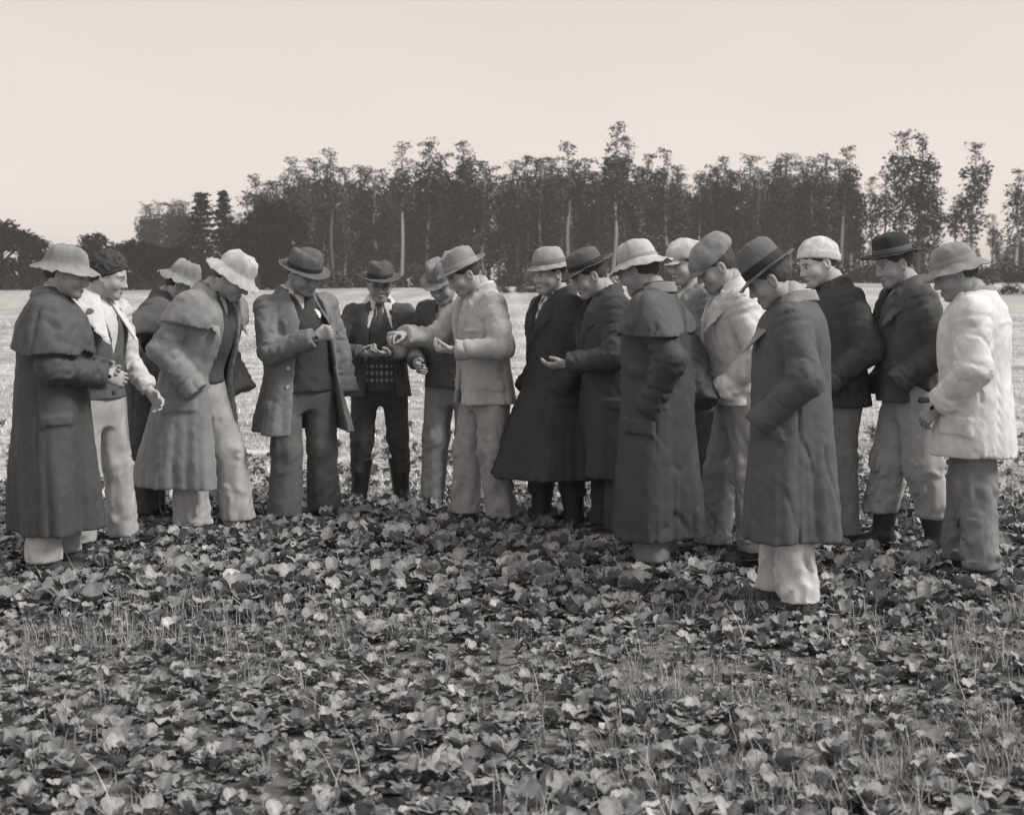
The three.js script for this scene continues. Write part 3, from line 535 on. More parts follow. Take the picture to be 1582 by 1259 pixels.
person({ x: -0.4, z: -9.75, yaw: -18, H: 1.73, lean: 9, head: { p: 22, y: -10 }, skin: 0.36, label: 'stooping man in a dark jacket half hidden behind the pale suit',
  L: { hand: [0.2, 1.0, 0.16], pole: [0.5, 0, -1] }, R: { hand: [-0.18, 1.04, 0.22], pole: [-0.6, -0.2, -0.8] }, trousers: { v: 0.27, seed: 27, r: [0.1, 0.094, 0.1] }, boots: { v: 0.05 }, feet: { L: [0.12, 0.0, 10], R: [-0.14, 0.05, -12] },
  wear: [SHIRT(0.5), { name: 'jacket', prof: 'jacket', hem: 0.86, seams: SIDE_SEAMS(0.86), v: 0.085, seed: 28, cuts: [['f', V_NECK]], flaps: LAPELS }, { kind: 'collar', name: 'shirt_collar', top: 1.528, v: 0.6, h: 0.066, r: 0.063 }],
  hat: { kind: 'fedora', v: 0.216, band: 0.16, seed: 12, pinch: 0.12, crease: 0.02, front: -0.02, back: 0.01, side: 0.008, y: 0.048 } });

person({ x: -0.18, z: -9.0, yaw: -64, H: 1.8, lean: 4, head: { p: 26, y: -6 }, skin: 0.37, label: 'man in a pale grey suit and felt hat holding out both hands',
  L: { hand: [0.17, 1.12, 0.25], pole: [0.7, -0.5, -0.7], palm: [-0.3, 0.9, 0.2], pose: 'pinch' }, R: { hand: [-0.15, 1.2, 0.44], pole: [-0.6, -0.8, -0.2], palm: [0.2, -1, 0.2], pose: 'pinch' }, feet: { L: [0.13, -0.05, 14], R: [-0.12, 0.07, -6] }, trousers: { v: 0.34, seed: 31, r: [0.1, 0.094, 0.102], amp: 0.011 }, boots: { v: 0.06 },
  wear: [SHIRT(0.6), { name: 'suit_jacket', prof: 'jacket', hem: 0.78, seams: SIDE_SEAMS(0.78), flare: 0.08, v: 0.42, seed: 32, fold: 0.012, sleeves: [0.085, 0.07, 0.06], cuts: [['f', V_NECK], ['f', [[0.0, 1.02], [0.02, 0.9], [0.1, 0.7], [-0.1, 0.7], [-0.02, 0.9]]]], flaps: [...LAPELS, pocketL(0.92, 0.05), pocketR(0.92, 0.05), pocketF(0.12, 1.25, 0.045, 0.02)], buttons: [[0.0, 1.07, 1]], buttonV: 0.15 },
    { kind: 'collar', v: 0.4, h: 0.05, top: 1.515, r: 0.07, out: 0.6, gap: 0.05 }, { kind: 'collar', name: 'shirt_collar', top: 1.528, v: 0.65, h: 0.066, r: 0.061, out: 0.4, gap: 0.01 }],
  hat: { kind: 'fedora', v: 0.259, band: 0.3, seed: 15, pinch: 0.14, crease: 0.03, front: -0.018, back: 0.016, side: 0.006, y: 0.048, pitch: -6 } });

const checks = (x, y, z) => ((Math.sin(x * 75 + y * 40) > 0.05) === (Math.sin(y * 75 - x * 30) > 0.05) ? 0.68 : 0.13);
person({ x: 0.29, z: -8.8, yaw: -62, H: 1.77, lean: 2, head: { p: 8, y: 6 }, skin: 0.4, label: 'man in a long flared black overcoat with a checked scarf and pale hat',
  L: inPocket(1, 0.08), R: inPocket(-1, 0.1), trousers: { v: 0.05, seed: 35, r: [0.094, 0.08, 0.08], low: 0.25 }, boots: { v: 0.03, shaft: 0.34 }, feet: { L: [0.12, -0.04, 10], R: [-0.12, 0.06, -10] },
  wear: [{ name: 'overcoat', prof: 'longCoat', hem: 0.37, seams: SIDE_SEAMS(0.37), flare: 0.16, swing: 0.16, v: 0.042, seed: 36, fold: 0.035, sleeves: [0.09, 0.076, 0.062], cuts: [['f', [[-0.075, 1.6], [0.075, 1.6], [0.06, 1.42], [0.0, 1.24], [-0.06, 1.42]]]], flaps: [['f', [[0.06, 1.48], [0.12, 1.44], [0.14, 1.33], [0.0, 1.16], [0.05, 1.38]], 0.014], ['f', [[-0.06, 1.48], [-0.12, 1.44], [-0.14, 1.33], [0.0, 1.16], [-0.05, 1.38]], 0.014], pocketL(0.86, 0.07)], buttons: [[0.05, 1.1, 1], [0.05, 0.95, 1], [-0.05, 1.1, 1], [-0.05, 0.95, 1]] },
    { name: 'scarf', prof: 'shirt', hem: 1.2, off: 0.012, v: 0.5, sleeves: null, paint: checks, cell: 0.008, cuts: [['b', [[-0.5, 1.44], [0.5, 1.44], [0.5, 1], [-0.5, 1]]], ['f', [[0.09, 1.46], [0.5, 1.46], [0.5, 1.1], [0.05, 1.1]]], ['f', [[-0.09, 1.46], [-0.5, 1.46], [-0.5, 1.1], [-0.05, 1.1]]]] }, { kind: 'collar', v: 0.045, h: 0.074, r: 0.078, out: 0.8, gap: 0.05 }],
  hat: { kind: 'low', v: 0.302, band: 0.2, seed: 18, y: 0.05, front: -0.006 } });

person({ x: 0.62, z: -8.55, yaw: -74, H: 1.78, lean: 8, head: { p: 18, y: -2 }, skin: 0.38, label: 'man in a black coat and black brimmed hat with one arm bent forward',
  L: { hand: [0.12, 1.07, 0.3], pole: [0.7, -0.6, -0.6], palm: [-0.5, 0.8, 0], pose: 'relaxed' }, R: inPocket(-1), trousers: { v: 0.06, seed: 38 }, boots: { v: 0.03 },
  wear: [SHIRT(0.4), { name: 'coat', prof: 'longCoat', hem: 0.4, seams: SIDE_SEAMS(0.4), v: 0.058, seed: 39, fold: 0.025, sleeves: [0.09, 0.078, 0.064], cuts: [['f', V_NECK]], flaps: [...LAPELS, pocketL(0.86)], buttons: [[0, 1.05, 1], [0, 0.92, 1]] }, { kind: 'collar', v: 0.06, h: 0.074, r: 0.076, out: 0.8, gap: 0.04 }],
  hat: { kind: 'wide', v: 0.100, band: 0.02, seed: 21, crease: 0.02, front: -0.018, back: 0.006, side: 0.006, y: 0.047 } });

person({ x: 0.79, z: -7.6, yaw: -106, H: 1.79, lean: 4, head: { p: 16, y: -14 }, skin: 0.3, label: 'man seen from behind in a long dark caped oilskin and pale rain hat',
  L: { hand: [0.2, 0.9, 0.0], pole: [0.5, 0.1, -1], hidden: true }, R: { hand: [-0.06, 0.93, -0.22], pole: [-0.9, 0, -0.3], palm: [0, 0, -1], hidden: true }, trousers: { v: 0.2, seed: 41 }, boots: { v: 0.03, shaft: 0.3 },
  wear: [{ name: 'oilskin_coat', prof: 'longCoat', hem: 0.2, seams: SIDE_SEAMS(0.2), flare: 0.02, v: 0.05, seed: 42, fold: 0.026, wrinkle: 0.005, rough: 0.72, sleeves: [0.094, 0.082, 0.066], sleeveAmp: 0.011, flaps: [pocketL(0.82, 0.06, 0.09, 0.07), ['l', [[-0.03, 1.1], [0.1, 1.1], [0.1, 1.05], [-0.03, 1.05]], 0.01]] },
    { kind: 'cape', v: 0.08, seed: 43, low: 1.26, off: -0.016, rough: 0.75 }, { kind: 'collar', v: 0.22, h: 0.074, r: 0.082, out: 0.7, gap: 0.02 }],
  hat: { kind: 'bucket', v: 0.432, band: 0.3, bandTop: 0.03, seed: 24, soft: 0.006, y: 0.046, backLong: 0.1, pitch: -3 } });

person({ x: 1.15, z: -8.9, yaw: -70, H: 1.84, lean: 1, head: { p: 10, y: 4 }, skin: 0.46, label: 'man in a white peaked cap peering between two nearer men',
  L: inPocket(1), R: inPocket(-1), trousers: { v: 0.07, seed: 44 }, boots: { v: 0.03 },
  wear: [SHIRT(0.6), { name: 'jacket', prof: 'jacket', hem: 0.8, seams: SIDE_SEAMS(0.8), v: 0.2, seed: 45, cuts: [['f', V_NECK]], flaps: LAPELS }, { kind: 'collar', v: 0.6, h: 0.070, r: 0.068, gap: 0.02 }],
  hat: { kind: 'peak', v: 0.475 } });

person({ x: 1.28, z: -7.85, yaw: -88, H: 1.83, lean: 6, head: { p: 22, y: 6 }, skin: 0.36, label: 'tall man in a flat cap and short pale jacket with head bowed',
  L: { hand: [0.2, 0.93, 0.14], pole: [0.5, 0, -1], palm: [-1, 0, 0.2] }, R: inPocket(-1), feet: { L: [0.11, -0.08, 8], R: [-0.12, 0.1, -8] }, trousers: { v: 0.34, seed: 47, r: [0.1, 0.092, 0.098], amp: 0.014 }, boots: { v: 0.03 },
  wear: [SHIRT(0.6), { name: 'jacket', prof: 'jacket', hem: 0.86, seams: SIDE_SEAMS(0.86), v: 0.6, seed: 48, off: 0.008, fold: 0.012, wrinkle: 0.008, sleeves: [0.088, 0.074, 0.06], sleeveAmp: 0.01, cuts: [['f', V_NECK]], flaps: [...LAPELS, pocketL(0.98, 0.06)] }, { kind: 'collar', v: 0.62, h: 0.074, r: 0.08, out: 0.9, gap: 0.05 }],
  hat: { kind: 'flatcap', v: 0.216, pitch: 4 } });

person({ x: 1.32, z: -6.62, yaw: -102, H: 1.75, lean: 2, head: { p: 26, y: 4 }, skin: 0.34, label: 'nearest man, in a knee length grey raincoat, dark felt hat and pale trousers',
  L: { hand: [0.19, 0.94, 0.11], pole: [0.6, 0, -1], hidden: true }, R: inPocket(-1, 0.12), feet: { L: [0.1, -0.05, 8], R: [-0.12, 0.06, -10] }, trousers: { v: 0.55, seed: 51, r: [0.098, 0.09, 0.1], amp: 0.015, low: 0.09 }, boots: { v: 0.05 },
  wear: [{ name: 'raincoat', prof: 'longCoat', hem: 0.37, seams: SIDE_SEAMS(0.37), flare: 0.02, v: 0.085, seed: 52, fold: 0.024, wrinkle: 0.006, rough: 0.8, sleeves: [0.09, 0.076, 0.062], sleeveAmp: 0.01, flaps: [pocketL(0.9, 0.1, 0.07, 0.05), ['b', [[-0.006, 0.9], [0.006, 0.9], [0.006, 0.38], [-0.006, 0.38]], 0.006]] }, { kind: 'collar', v: 0.24, h: 0.070, r: 0.08, out: 0.9, gap: 0.03 }, { kind: 'collar', name: 'shirt_collar', top: 1.528, v: 0.55, h: 0.066, r: 0.064, gap: 0.01 }],
  hat: { kind: 'fedora', v: 0.140, band: 0.025, bandTop: 0.048, seed: 27, pinch: 0.12, crease: 0.02, front: -0.02, back: -0.004, y: 0.05, pitch: 10, tall: 1.15 } });

person({ x: 1.93, z: -8.4, yaw: -72, H: 1.84, lean: 4, head: { p: 14, y: 0, r: 6 }, skin: 0.44, label: 'man in a white knitted cap and short black jacket',
  L: { hand: [0.2, 0.95, 0.14], pole: [0.5, 0, -1], hidden: true }, R: inPocket(-1), trousers: { v: 0.2, seed: 54, r: [0.1, 0.09, 0.095] }, boots: { v: 0.03, shaft: 0.25 },
  wear: [{ name: 'jacket', prof: 'jacket', hem: 0.8, seams: SIDE_SEAMS(0.8), v: 0.055, seed: 55, off: 0.012, fold: 0.014, wrinkle: 0.009, sleeves: [0.092, 0.08, 0.064], sleeveAmp: 0.01, flaps: [pocketL(0.95)] }, { name: 'scarf', kind: 'collar', v: 0.05, h: 0.074, r: 0.07, t: 0.016, out: 0.5, gap: 0 }],
  hat: { kind: 'beanie', v: 0.62 } });

person({ x: 2.33, z: -8.2, yaw: -84, H: 1.84, lean: 5, head: { p: 14, y: 8 }, skin: 0.36, label: 'man in a black flat brimmed hat and belted black coat with grey trousers',
  L: { hand: [0.2, 0.98, 0.12], pole: [0.5, 0, -1], hidden: true }, R: inPocket(-1), feet: { L: [0.1, -0.12, 8], R: [-0.12, 0.1, -8] }, trousers: { v: 0.4, seed: 57, r: [0.108, 0.106, 0.104], low: 0.2, amp: 0.012 }, boots: { v: 0.03, shaft: 0.3 },
  wear: [SHIRT(0.5), { name: 'coat', prof: 'jacket', hem: 0.84, seams: SIDE_SEAMS(0.84), v: 0.07, seed: 58, off: 0.014, fold: 0.012, wrinkle: 0.008, sleeves: [0.092, 0.078, 0.064], sleeveAmp: 0.012, cuts: [['f', V_NECK]], flaps: [...LAPELS, ['f', [[-0.5, 1.06], [0.5, 1.06], [0.5, 1.015], [-0.5, 1.015]], 0.008], ['b', [[-0.5, 1.06], [0.5, 1.06], [0.5, 1.015], [-0.5, 1.015]], 0.008], pocketL(0.98)] }, { kind: 'collar', v: 0.1, h: 0.070, r: 0.08, out: 0.9, gap: 0.04 }],
  hat: { kind: 'wide', v: 0.030, band: 0.1, seed: 30, front: 0.0, back: -0.016, side: 0.0, y: 0.052, crease: 0.01, pitch: -4 } });

person({ x: 2.45, z: -7.4, yaw: -112, H: 1.77, lean: 4, head: { p: 18, y: 10 }, skin: 0.3, label: 'man at the far right in a white smock and grey bucket hat',
  L: { hand: [0.17, 0.92, 0.16], pole: [0.6, 0, -0.9], palm: [-0.6, 0, -0.6] }, R: inPocket(-1, 0.12), feet: { L: [0.11, -0.05, 8], R: [-0.12, 0.05, -8] }, trousers: { v: 0.21, seed: 61, r: [0.106, 0.1, 0.108], amp: 0.014 }, boots: { v: 0.04 },
  wear: [{ name: 'smock', prof: 'jacket', hem: 0.66, seams: SIDE_SEAMS(0.66), flare: 0.06, v: 0.66, seed: 62, off: 0.022, fold: 0.012, wrinkle: 0.006, sleeves: [0.1, 0.088, 0.07], sleeveAmp: 0.01, flaps: [pocketL(0.86, 0.08, 0.08, 0.09), ['b', [[-0.16, 1.34], [0.16, 1.34], [0.17, 1.325], [-0.17, 1.325]], 0.005]] }, { kind: 'collar', v: 0.3, h: 0.070, r: 0.078, gap: 0.02 }],
  hat: { kind: 'bucket', v: 0.245, band: 0.26, seed: 33, soft: 0.006, y: 0.045, pitch: -2 } });

// ------------------------------------------------------------------ ground
const rise = (x, z) => { const d = -z; return 0.05 * noise3(x * 0.05, 3, z * 0.05) * sstep(11, 30, d) + (1.0 + 0.9 * sstep(-40, 60, x)) * sstep(110, 235, d) + 14 * sstep(320, 1500, d); };
const edgeZ = (x) => -10.1 - 0.35 * Math.sin(x * 0.9 + 1) - 0.25 * Math.sin(x * 2.3) - 0.12 * x;
{
  const N = 1024, data = new Uint8Array(N * N * 4), bump = new Uint8Array(N * N * 4);
  // tileable lattice noise
  const lat = (n) => { const a = new Float32Array(n * n); for (let i = 0; i < a.length; i++) a[i] = rnd(); return (u, v) => { const x = ((u % 1) + 1) % 1 * n, y = ((v % 1) + 1) % 1 * n, x0 = x | 0, y0 = y | 0, fx = x - x0, fy = y - y0, sx = fx * fx * (3 - 2 * fx), sy = fy * fy * (3 - 2 * fy), g = (i, j) => a[(j % n) * n + (i % n)]; return (g(x0, y0) * (1 - sx) + g(x0 + 1, y0) * sx) * (1 - sy) + (g(x0, y0 + 1) * (1 - sx) + g(x0 + 1, y0 + 1) * sx) * sy; }; };
  const L = [lat(8), lat(24), lat(64), lat(160), lat(400)];
  for (let j = 0; j < N; j++) for (let i = 0; i < N; i++) {
    const u = i / N, v = j / N, o = (j * N + i) * 4;
    const s = L[0](u, v) * 0.24 + L[1](u, v) * 0.2 + L[2](u * 0.5 * 2, v) * 0.22 + L[3](u, v) * 0.2 + L[4](u, v) * 0.14;
    const t = clamp((s - 0.3) / 0.4, 0, 1);
    const a = 0.2 + 0.36 * t, b = clamp(255 * (a <= 0.0031308 ? a * 12.92 : 1.055 * a ** (1 / 2.4) - 0.055), 0, 255);
    data[o] = b; data[o + 1] = b; data[o + 2] = b * 0.99; data[o + 3] = 255;
    bump[o] = bump[o + 1] = bump[o + 2] = clamp(255 * (0.5 * L[2](u, v) + 0.3 * L[3](u, v) + 0.2 * L[4](u, v)), 0, 255); bump[o + 3] = 255;
  }
  const mk = (d, srgb) => { const t = new THREE.DataTexture(d, N, N); t.wrapS = t.wrapT = THREE.RepeatWrapping; t.magFilter = THREE.LinearFilter; t.minFilter = THREE.LinearMipmapLinearFilter; t.generateMipmaps = true; if (srgb) t.colorSpace = THREE.SRGBColorSpace; t.needsUpdate = true; return t; };
  const map = mk(data, true), bm = mk(bump, false);
  const pos = [], uv = [], col = [], idx = [], zs = [], xs = [];
  for (let i = 0; i <= 130; i++) zs.push(12 - i * 0.35); for (let d = 34; d < 2400; d *= 1.09) zs.push(-d);
  for (let i = -70; i <= 70; i++) { const s = i / 70; xs.push(Math.sign(s) * (14 * Math.abs(s) + 1400 * Math.abs(s) ** 6)); }
  for (const z of zs) for (const x of xs) {
    const crop = sstep(edgeZ(x) - 0.5, edgeZ(x) + 0.5, z);
    pos.push(x, rise(x, z) + 0.012 * noise3(x * 1.3, 0, z * 1.3) * (z < -10 ? 1 : 0.5), z); uv.push(x / 5, z / 5);
    const k = (1 + 0.2 * noise3(x * 0.12, 7, z * 0.3) + 0.3 * noise3(x * 0.5, 9, z * 1.7)) * (1 - crop) + (0.34 + 0.1 * noise3(x * 2, 4, z * 2)) * crop, c = grey(clamp(k * 0.98, 0.05, 1.25)); col.push(c.r, c.g, c.b);
  }
  const W = xs.length; for (let j = 0; j < zs.length - 1; j++) for (let i = 0; i < W - 1; i++) { const a = j * W + i; idx.push(a, a + 1, a + W, a + 1, a + W + 1, a + W); }
  const g = new THREE.BufferGeometry(); g.setAttribute('position', new THREE.Float32BufferAttribute(pos, 3)); g.setAttribute('uv', new THREE.Float32BufferAttribute(uv, 2)); g.setAttribute('color', new THREE.Float32BufferAttribute(col, 3)); g.setIndex(idx); g.computeVertexNormals();
  const o = put('ground', g, new THREE.MeshStandardMaterial({ vertexColors: true, map, bumpMap: bm, bumpScale: 0.03, roughness: 1 }));
  tag(o, 'pale stubble field running back from the leafy crop to the trees', 'field', null, 'structure');
}

// ------------------------------------------------------------------ crop plants
function leafGeo(len, wid, seed, lobes) {            // petiole, then a crinkled blade arching outwards; root at the origin, grows towards +z and up
  const pos = [], idx = [], rib = [], rows = 6, cols = 4, pet = len * 0.6;
  const spine = (t) => { const a = 1.15 - 1.35 * t; return [0, 0]; };
  let y = 0, z = 0; const sp = [[0, 0]]; const n = 12; for (let i = 1; i <= n; i++) { const a = 1.2 - (i / n) * (1.15 + 0.5 * Math.sin(seed * 7)); y += Math.sin(a) * (len + pet) / n; z += Math.cos(a) * (len + pet) / n; sp.push([y, z]); }
  const at = (t) => { const u = clamp(t, 0, 1) * n, i = Math.min(n - 1, u | 0), f = u - i; return [sp[i][0] * (1 - f) + sp[i + 1][0] * f, sp[i][1] * (1 - f) + sp[i + 1][1] * f]; };
  const t0 = pet / (len + pet);
  for (let i = 0; i < 3; i++) { const [yy, zz] = at((i / 2) * t0); const w = 0.006 - i * 0.0012; pos.push(-w, yy, zz, w, yy, zz, 0, yy - w * 1.4, zz - w); rib.push(1.5, 1.5, 1.5); }
  for (let i = 0; i < 2; i++) { const a = i * 3; idx.push(a, a + 1, a + 3, a + 1, a + 4, a + 3, a + 1, a + 2, a + 4, a + 2, a + 5, a + 4, a + 2, a, a + 5, a, a + 3, a + 5); }
  const b0 = pos.length / 3;
  for (let i = 0; i <= rows; i++) {
    const t = i / rows, [yy, zz] = at(t0 + (1 - t0) * t), prof = Math.sin(Math.PI * Math.min(0.965, 0.1 + 0.88 * t)) ** 0.5 * (1 + lobes * 0.25 * Math.sin(t * 19 + seed));
    for (let j = 0; j <= cols; j++) { const s = (j / cols) * 2 - 1, w = wid * 0.5 * prof * s; rib.push(j === 2 ? 1.45 - 0.3 * t : 0.9 + 0.25 * noise3(t * 5, s * 3, seed * 3)); pos.push(w, yy + Math.abs(s) * wid * (0.1 + 0.1 * Math.sin(seed * 3)) + 0.005 * Math.sin(t * 9 + s * 3 + seed * 5) * Math.abs(s) + 0.004 * noise3(w * 25, t * 4, seed), zz); }
  }
  for (let i = 0; i < rows; i++) for (let j = 0; j < cols; j++) { const a = b0 + i * (cols + 1) + j, c = a + cols + 1; idx.push(a, c, a + 1, a + 1, c, c + 1); }
  const g = new THREE.BufferGeometry(); g.setAttribute('position', new THREE.Float32BufferAttribute(pos, 3)); g.setAttribute('color', new THREE.Float32BufferAttribute(rib.flatMap((v) => [v * 0.92, v * 0.92, v * 0.92]), 3)); g.setIndex(idx); g.computeVertexNormals(); return g;
}
reseed(99);
const leaves = []; for (let i = 0; i < 10; i++) leaves.push(leafGeo(rr(0.05, 0.1), rr(0.05, 0.09), i * 1.7 + 0.3, i % 4 === 0 ? 0.2 : 0.03));
const leafMats = [0.17, 0.2, 0.23, 0.26, 0.3, 0.35].map((v) => new THREE.MeshStandardMaterial({ color: grey(v), roughness: 0.65, vertexColors: true, side: THREE.DoubleSide }));
const deadLeaf = new THREE.MeshStandardMaterial({ color: grey(0.48), roughness: 0.8, vertexColors: true, side: THREE.DoubleSide });
const feetSpots = []; scene.children.filter((o) => o.name.startsWith('person')).forEach((o) => feetSpots.push([o.position.x, o.position.z]));
function leafSpec() {
  const out = [], n = 12 + (rnd() * 6 | 0), a0 = rnd() * 6.28;
  for (let i = 0; i < n; i++) out.push({ g: (rnd() * leaves.length) | 0, yaw: a0 + i * 2.4 + rr(-0.3, 0.3), tip: rr(-0.55, 0.3), s: rr(0.3, 0.66), m: rnd() < 0.025 ? -1 : clamp((rnd() * 6) | 0, 0, 5) });
  return out;
}
const visibleX = (z) => -z * 0.364 + 0.25;
const spots = [];
for (let gz = -3.3; gz > -17; gz -= 0.1) for (let gx = -9; gx < 9; gx += 0.1) {
  const x = gx + rr(-0.08, 0.08), z = gz + rr(-0.08, 0.08); if (Math.abs(x) > visibleX(z) + 1.6) continue;
  const e = edgeZ(x) + 0.5 * noise3(x * 1.1, 2, z * 1.1); if (z < e && rnd() > 0.75 * Math.exp((z - e) / 1.5)) continue;
  const grassy = sstep(0.25, 0.7, noise3(x * 0.55 + 3, 5, z * 0.7) + 0.55 * sstep(0.6, 2, x) * sstep(-7.6, -6.6, z) * (1 - sstep(-5.2, -4.6, z)));
  if (rnd() < grassy * 0.2) continue;
  const sc = (0.75 + 0.5 * rnd()) * (1 + 0.25 * noise3(x * 0.9, 1, z * 0.9)) * (1 + 0.3 * sstep(-5.6, -4.6, z) + 0.65 * sstep(-5.8, -7, z) - 0.5 * sstep(-8.8, -10.5, z));
  const onFoot = feetSpots.some(([fx, fz]) => Math.hypot(fx - x, fz - z) < 0.13); if (onFoot) continue;
  spots.push({ x, z, sc, key: Math.abs(x) < visibleX(z) ? -z : 99 });
}
spots.sort((a, b) => a.key - b.key);
const mtx = new THREE.Matrix4(), q = new THREE.Quaternion(), eul = new THREE.Euler(), pv = V(0, 0, 0), sv = V(1, 1, 1);
const rest = leaves.map(() => []);
spots.forEach((s, n) => {
  const spec = leafSpec();
  if (n < 300) {
    const g = new THREE.Group(); g.name = numbered('crop_plant'); g.position.set(s.x, 0, s.z); g.scale.setScalar(s.sc); scene.add(g);
    tag(g, 'broad-leaved low crop plant in the dense foreground stand', 'plant', 'leafy crop plants in the foreground');
    for (const l of spec) { const m = new THREE.Mesh(leaves[l.g], l.m < 0 ? deadLeaf : leafMats[l.m]); m.name = 'leaf'; m.castShadow = m.receiveShadow = true; m.rotation.set(l.tip, l.yaw, 0, 'YXZ'); m.scale.setScalar(l.s); g.add(m); }
  } else for (const l of spec) rest[l.g].push([s, l]);
});
for (let i = 0; i < 14000; i++) { const z = rr(-11, -3.2), x = rr(-1, 1) * (visibleX(z) + 1.5); if (z < edgeZ(x)) continue; rest[(rnd() * leaves.length) | 0].push([{ x, z, sc: 1 }, { yaw: rnd() * 6.28, tip: rr(0.1, 0.5), s: rr(0.22, 0.45), m: (rnd() * 5) | 0 }]); }
{
  // the rest of the stand, one mass of the same leaves
  const geos = rest.map((list, i) => list.length ? list : null);
  rest.forEach((list, gi) => {
    if (!list.length) return;
    const im = new THREE.InstancedMesh(leaves[gi], new THREE.MeshStandardMaterial({ color: 0xffffff, vertexColors: true, roughness: 0.65, side: THREE.DoubleSide }), list.length);
    list.forEach(([s, l], i) => { eul.set(l.tip, l.yaw, 0, 'YXZ'); q.setFromEuler(eul); pv.set(s.x, rise(s.x, s.z), s.z); sv.setScalar(s.sc * l.s); im.setMatrixAt(i, mtx.compose(pv, q, sv)); im.setColorAt(i, grey(l.m < 0 ? 0.48 : [0.17, 0.2, 0.23, 0.26, 0.3, 0.35][l.m])); });
    im.name = numbered('crop_foliage'); im.castShadow = im.receiveShadow = true; tag(im, 'leafy crop spreading among and behind the standing men', 'crop', null, 'stuff'); scene.add(im);
  });
}
{
  // grass blades through the crop and short pale stubble beyond it
  const blade = (h, w, bend) => { const g = new THREE.BufferGeometry(), p = []; const ix = []; for (let i = 0; i <= 3; i++) { const t = i / 3, ww = w * (1 - t * 0.95); p.push(-ww, h * t * (1 - 0.15 * t), bend * t * t, ww, h * t * (1 - 0.15 * t), bend * t * t); } for (let i = 0; i < 3; i++) { const a = i * 2; ix.push(a, a + 1, a + 2, a + 1, a + 3, a + 2); } g.setAttribute('position', new THREE.Float32BufferAttribute(p, 3)); g.setIndex(ix); g.computeVertexNormals(); return g; };
  const tuft = (n, h, w, spread) => mergeGeometries(Array.from({ length: n }, () => { const g = blade(h * rr(0.5, 1.1), w, h * rr(0.1, 0.7)); g.rotateY(rnd() * 6.28); g.translate(rr(-spread, spread), 0, rr(-spread, spread)); return g; }));
  const white = () => new THREE.MeshStandardMaterial({ color: 0xffffff, roughness: 0.85, side: THREE.DoubleSide });
  const grass = [tuft(14, 0.15, 0.0028, 0.06), tuft(12, 0.19, 0.003, 0.05)], stalk = [tuft(2, 0.34, 0.0024, 0.05)], stub = [tuft(9, 0.07, 0.004, 0.05), tuft(11, 0.05, 0.005, 0.08)];
  const lay = (name, label, cat, geos, spotsFn) => geos.forEach((g, gi) => { const list = spotsFn(gi), im = new THREE.InstancedMesh(g, white(), list.length); list.forEach(([x, z, s, v, flat], i) => { eul.set(flat ?? 0, rnd() * 6.28, 0); q.setFromEuler(eul); pv.set(x, rise(x, z) - 0.004, z); sv.setScalar(s); im.setMatrixAt(i, mtx.compose(pv, q, sv)); im.setColorAt(i, grey(v)); }); im.name = numbered(name); im.castShadow = im.receiveShadow = true; tag(im, label, cat, null, 'stuff'); scene.add(im); });
  lay('grass', 'fine grass growing between the crop leaves', 'grass', grass, () => { const out = []; for (let i = 0; i < 7000; i++) { const z = rr(-11, -3.2), x = rr(-1, 1) * (visibleX(z) + 1.5); if (z < edgeZ(x)) continue; const k = noise3(x * 0.55 + 3, 5, z * 0.7) + 0.55 * sstep(0.6, 2, x) * sstep(-7.6, -6.6, z) * (1 - sstep(-5.2, -4.6, z)); if (rnd() > 0.06 + 0.5 * sstep(0.25, 0.7, k)) continue; out.push([x, z, rr(0.45, 0.95), rr(0.2, 0.48)]); } return out; });
  lay('dry_stalks', 'thin pale dry stalks standing up out of the crop', 'stalks', stalk, () => { const out = []; for (let i = 0; i < 130; i++) { const z = rr(-10, -3.6), x = rr(-1, 1) * (visibleX(z) + 1); out.push([x, z, rr(0.6, 1.1), rr(0.45, 0.7), rr(-0.4, 0.4)]); } return out; });
  lay('stubble', 'short pale stubble covering the field behind the men', 'stubble', stub, () => { const out = []; for (let i = 0; i < 16000; i++) { const d = 9.6 + 60 * rnd() ** 2.2, x = rr(-1, 1) * (d * 0.38 + 2); if (-d > edgeZ(x) + 0.4) continue; const row = 0.5 + 0.5 * Math.sin(d * 9 + x * 0.4); if (rnd() > 0.35 + 0.65 * row) continue; const n = noise3(x * 0.5, 3, d * 0.9); if (n < -0.25 && rnd() < 0.7) continue; out.push([x, -d, rr(0.6, 1.4) * (1 + d * 0.012), clamp(rr(0.3, 0.85) + 0.22 * n, 0.15, 0.88)]); } return out; });
}

// ------------------------------------------------------------------ trees
reseed(4242);
function tube(pts, r0, r1, seg = 6) {
  const pos = [], idx = [], n = pts.length;
  pts.forEach((p, i) => { const d = (pts[Math.min(i + 1, n - 1)].clone().sub(pts[Math.max(i - 1, 0)])).normalize(), u = Math.abs(d.y) > 0.9 ? V(1, 0, 0) : V(0, 1, 0), a = u.cross(d).normalize(), b = d.clone().cross(a), r = r0 + (r1 - r0) * (i / (n - 1)); for (let k = 0; k < seg; k++) { const t = (k / seg) * 6.2832, c = Math.cos(t) * r, s = Math.sin(t) * r; pos.push(p.x + a.x * c + b.x * s, p.y + a.y * c + b.y * s, p.z + a.z * c + b.z * s); } });
  for (let i = 0; i < n - 1; i++) for (let k = 0; k < seg; k++) { const a = i * seg + k, b = i * seg + ((k + 1) % seg); idx.push(a, b, a + seg, b, b + seg, a + seg); }
  const g = new THREE.BufferGeometry(); g.setAttribute('position', new THREE.Float32BufferAttribute(pos, 3)); g.setIndex(idx); g.computeVertexNormals(); return g;
}
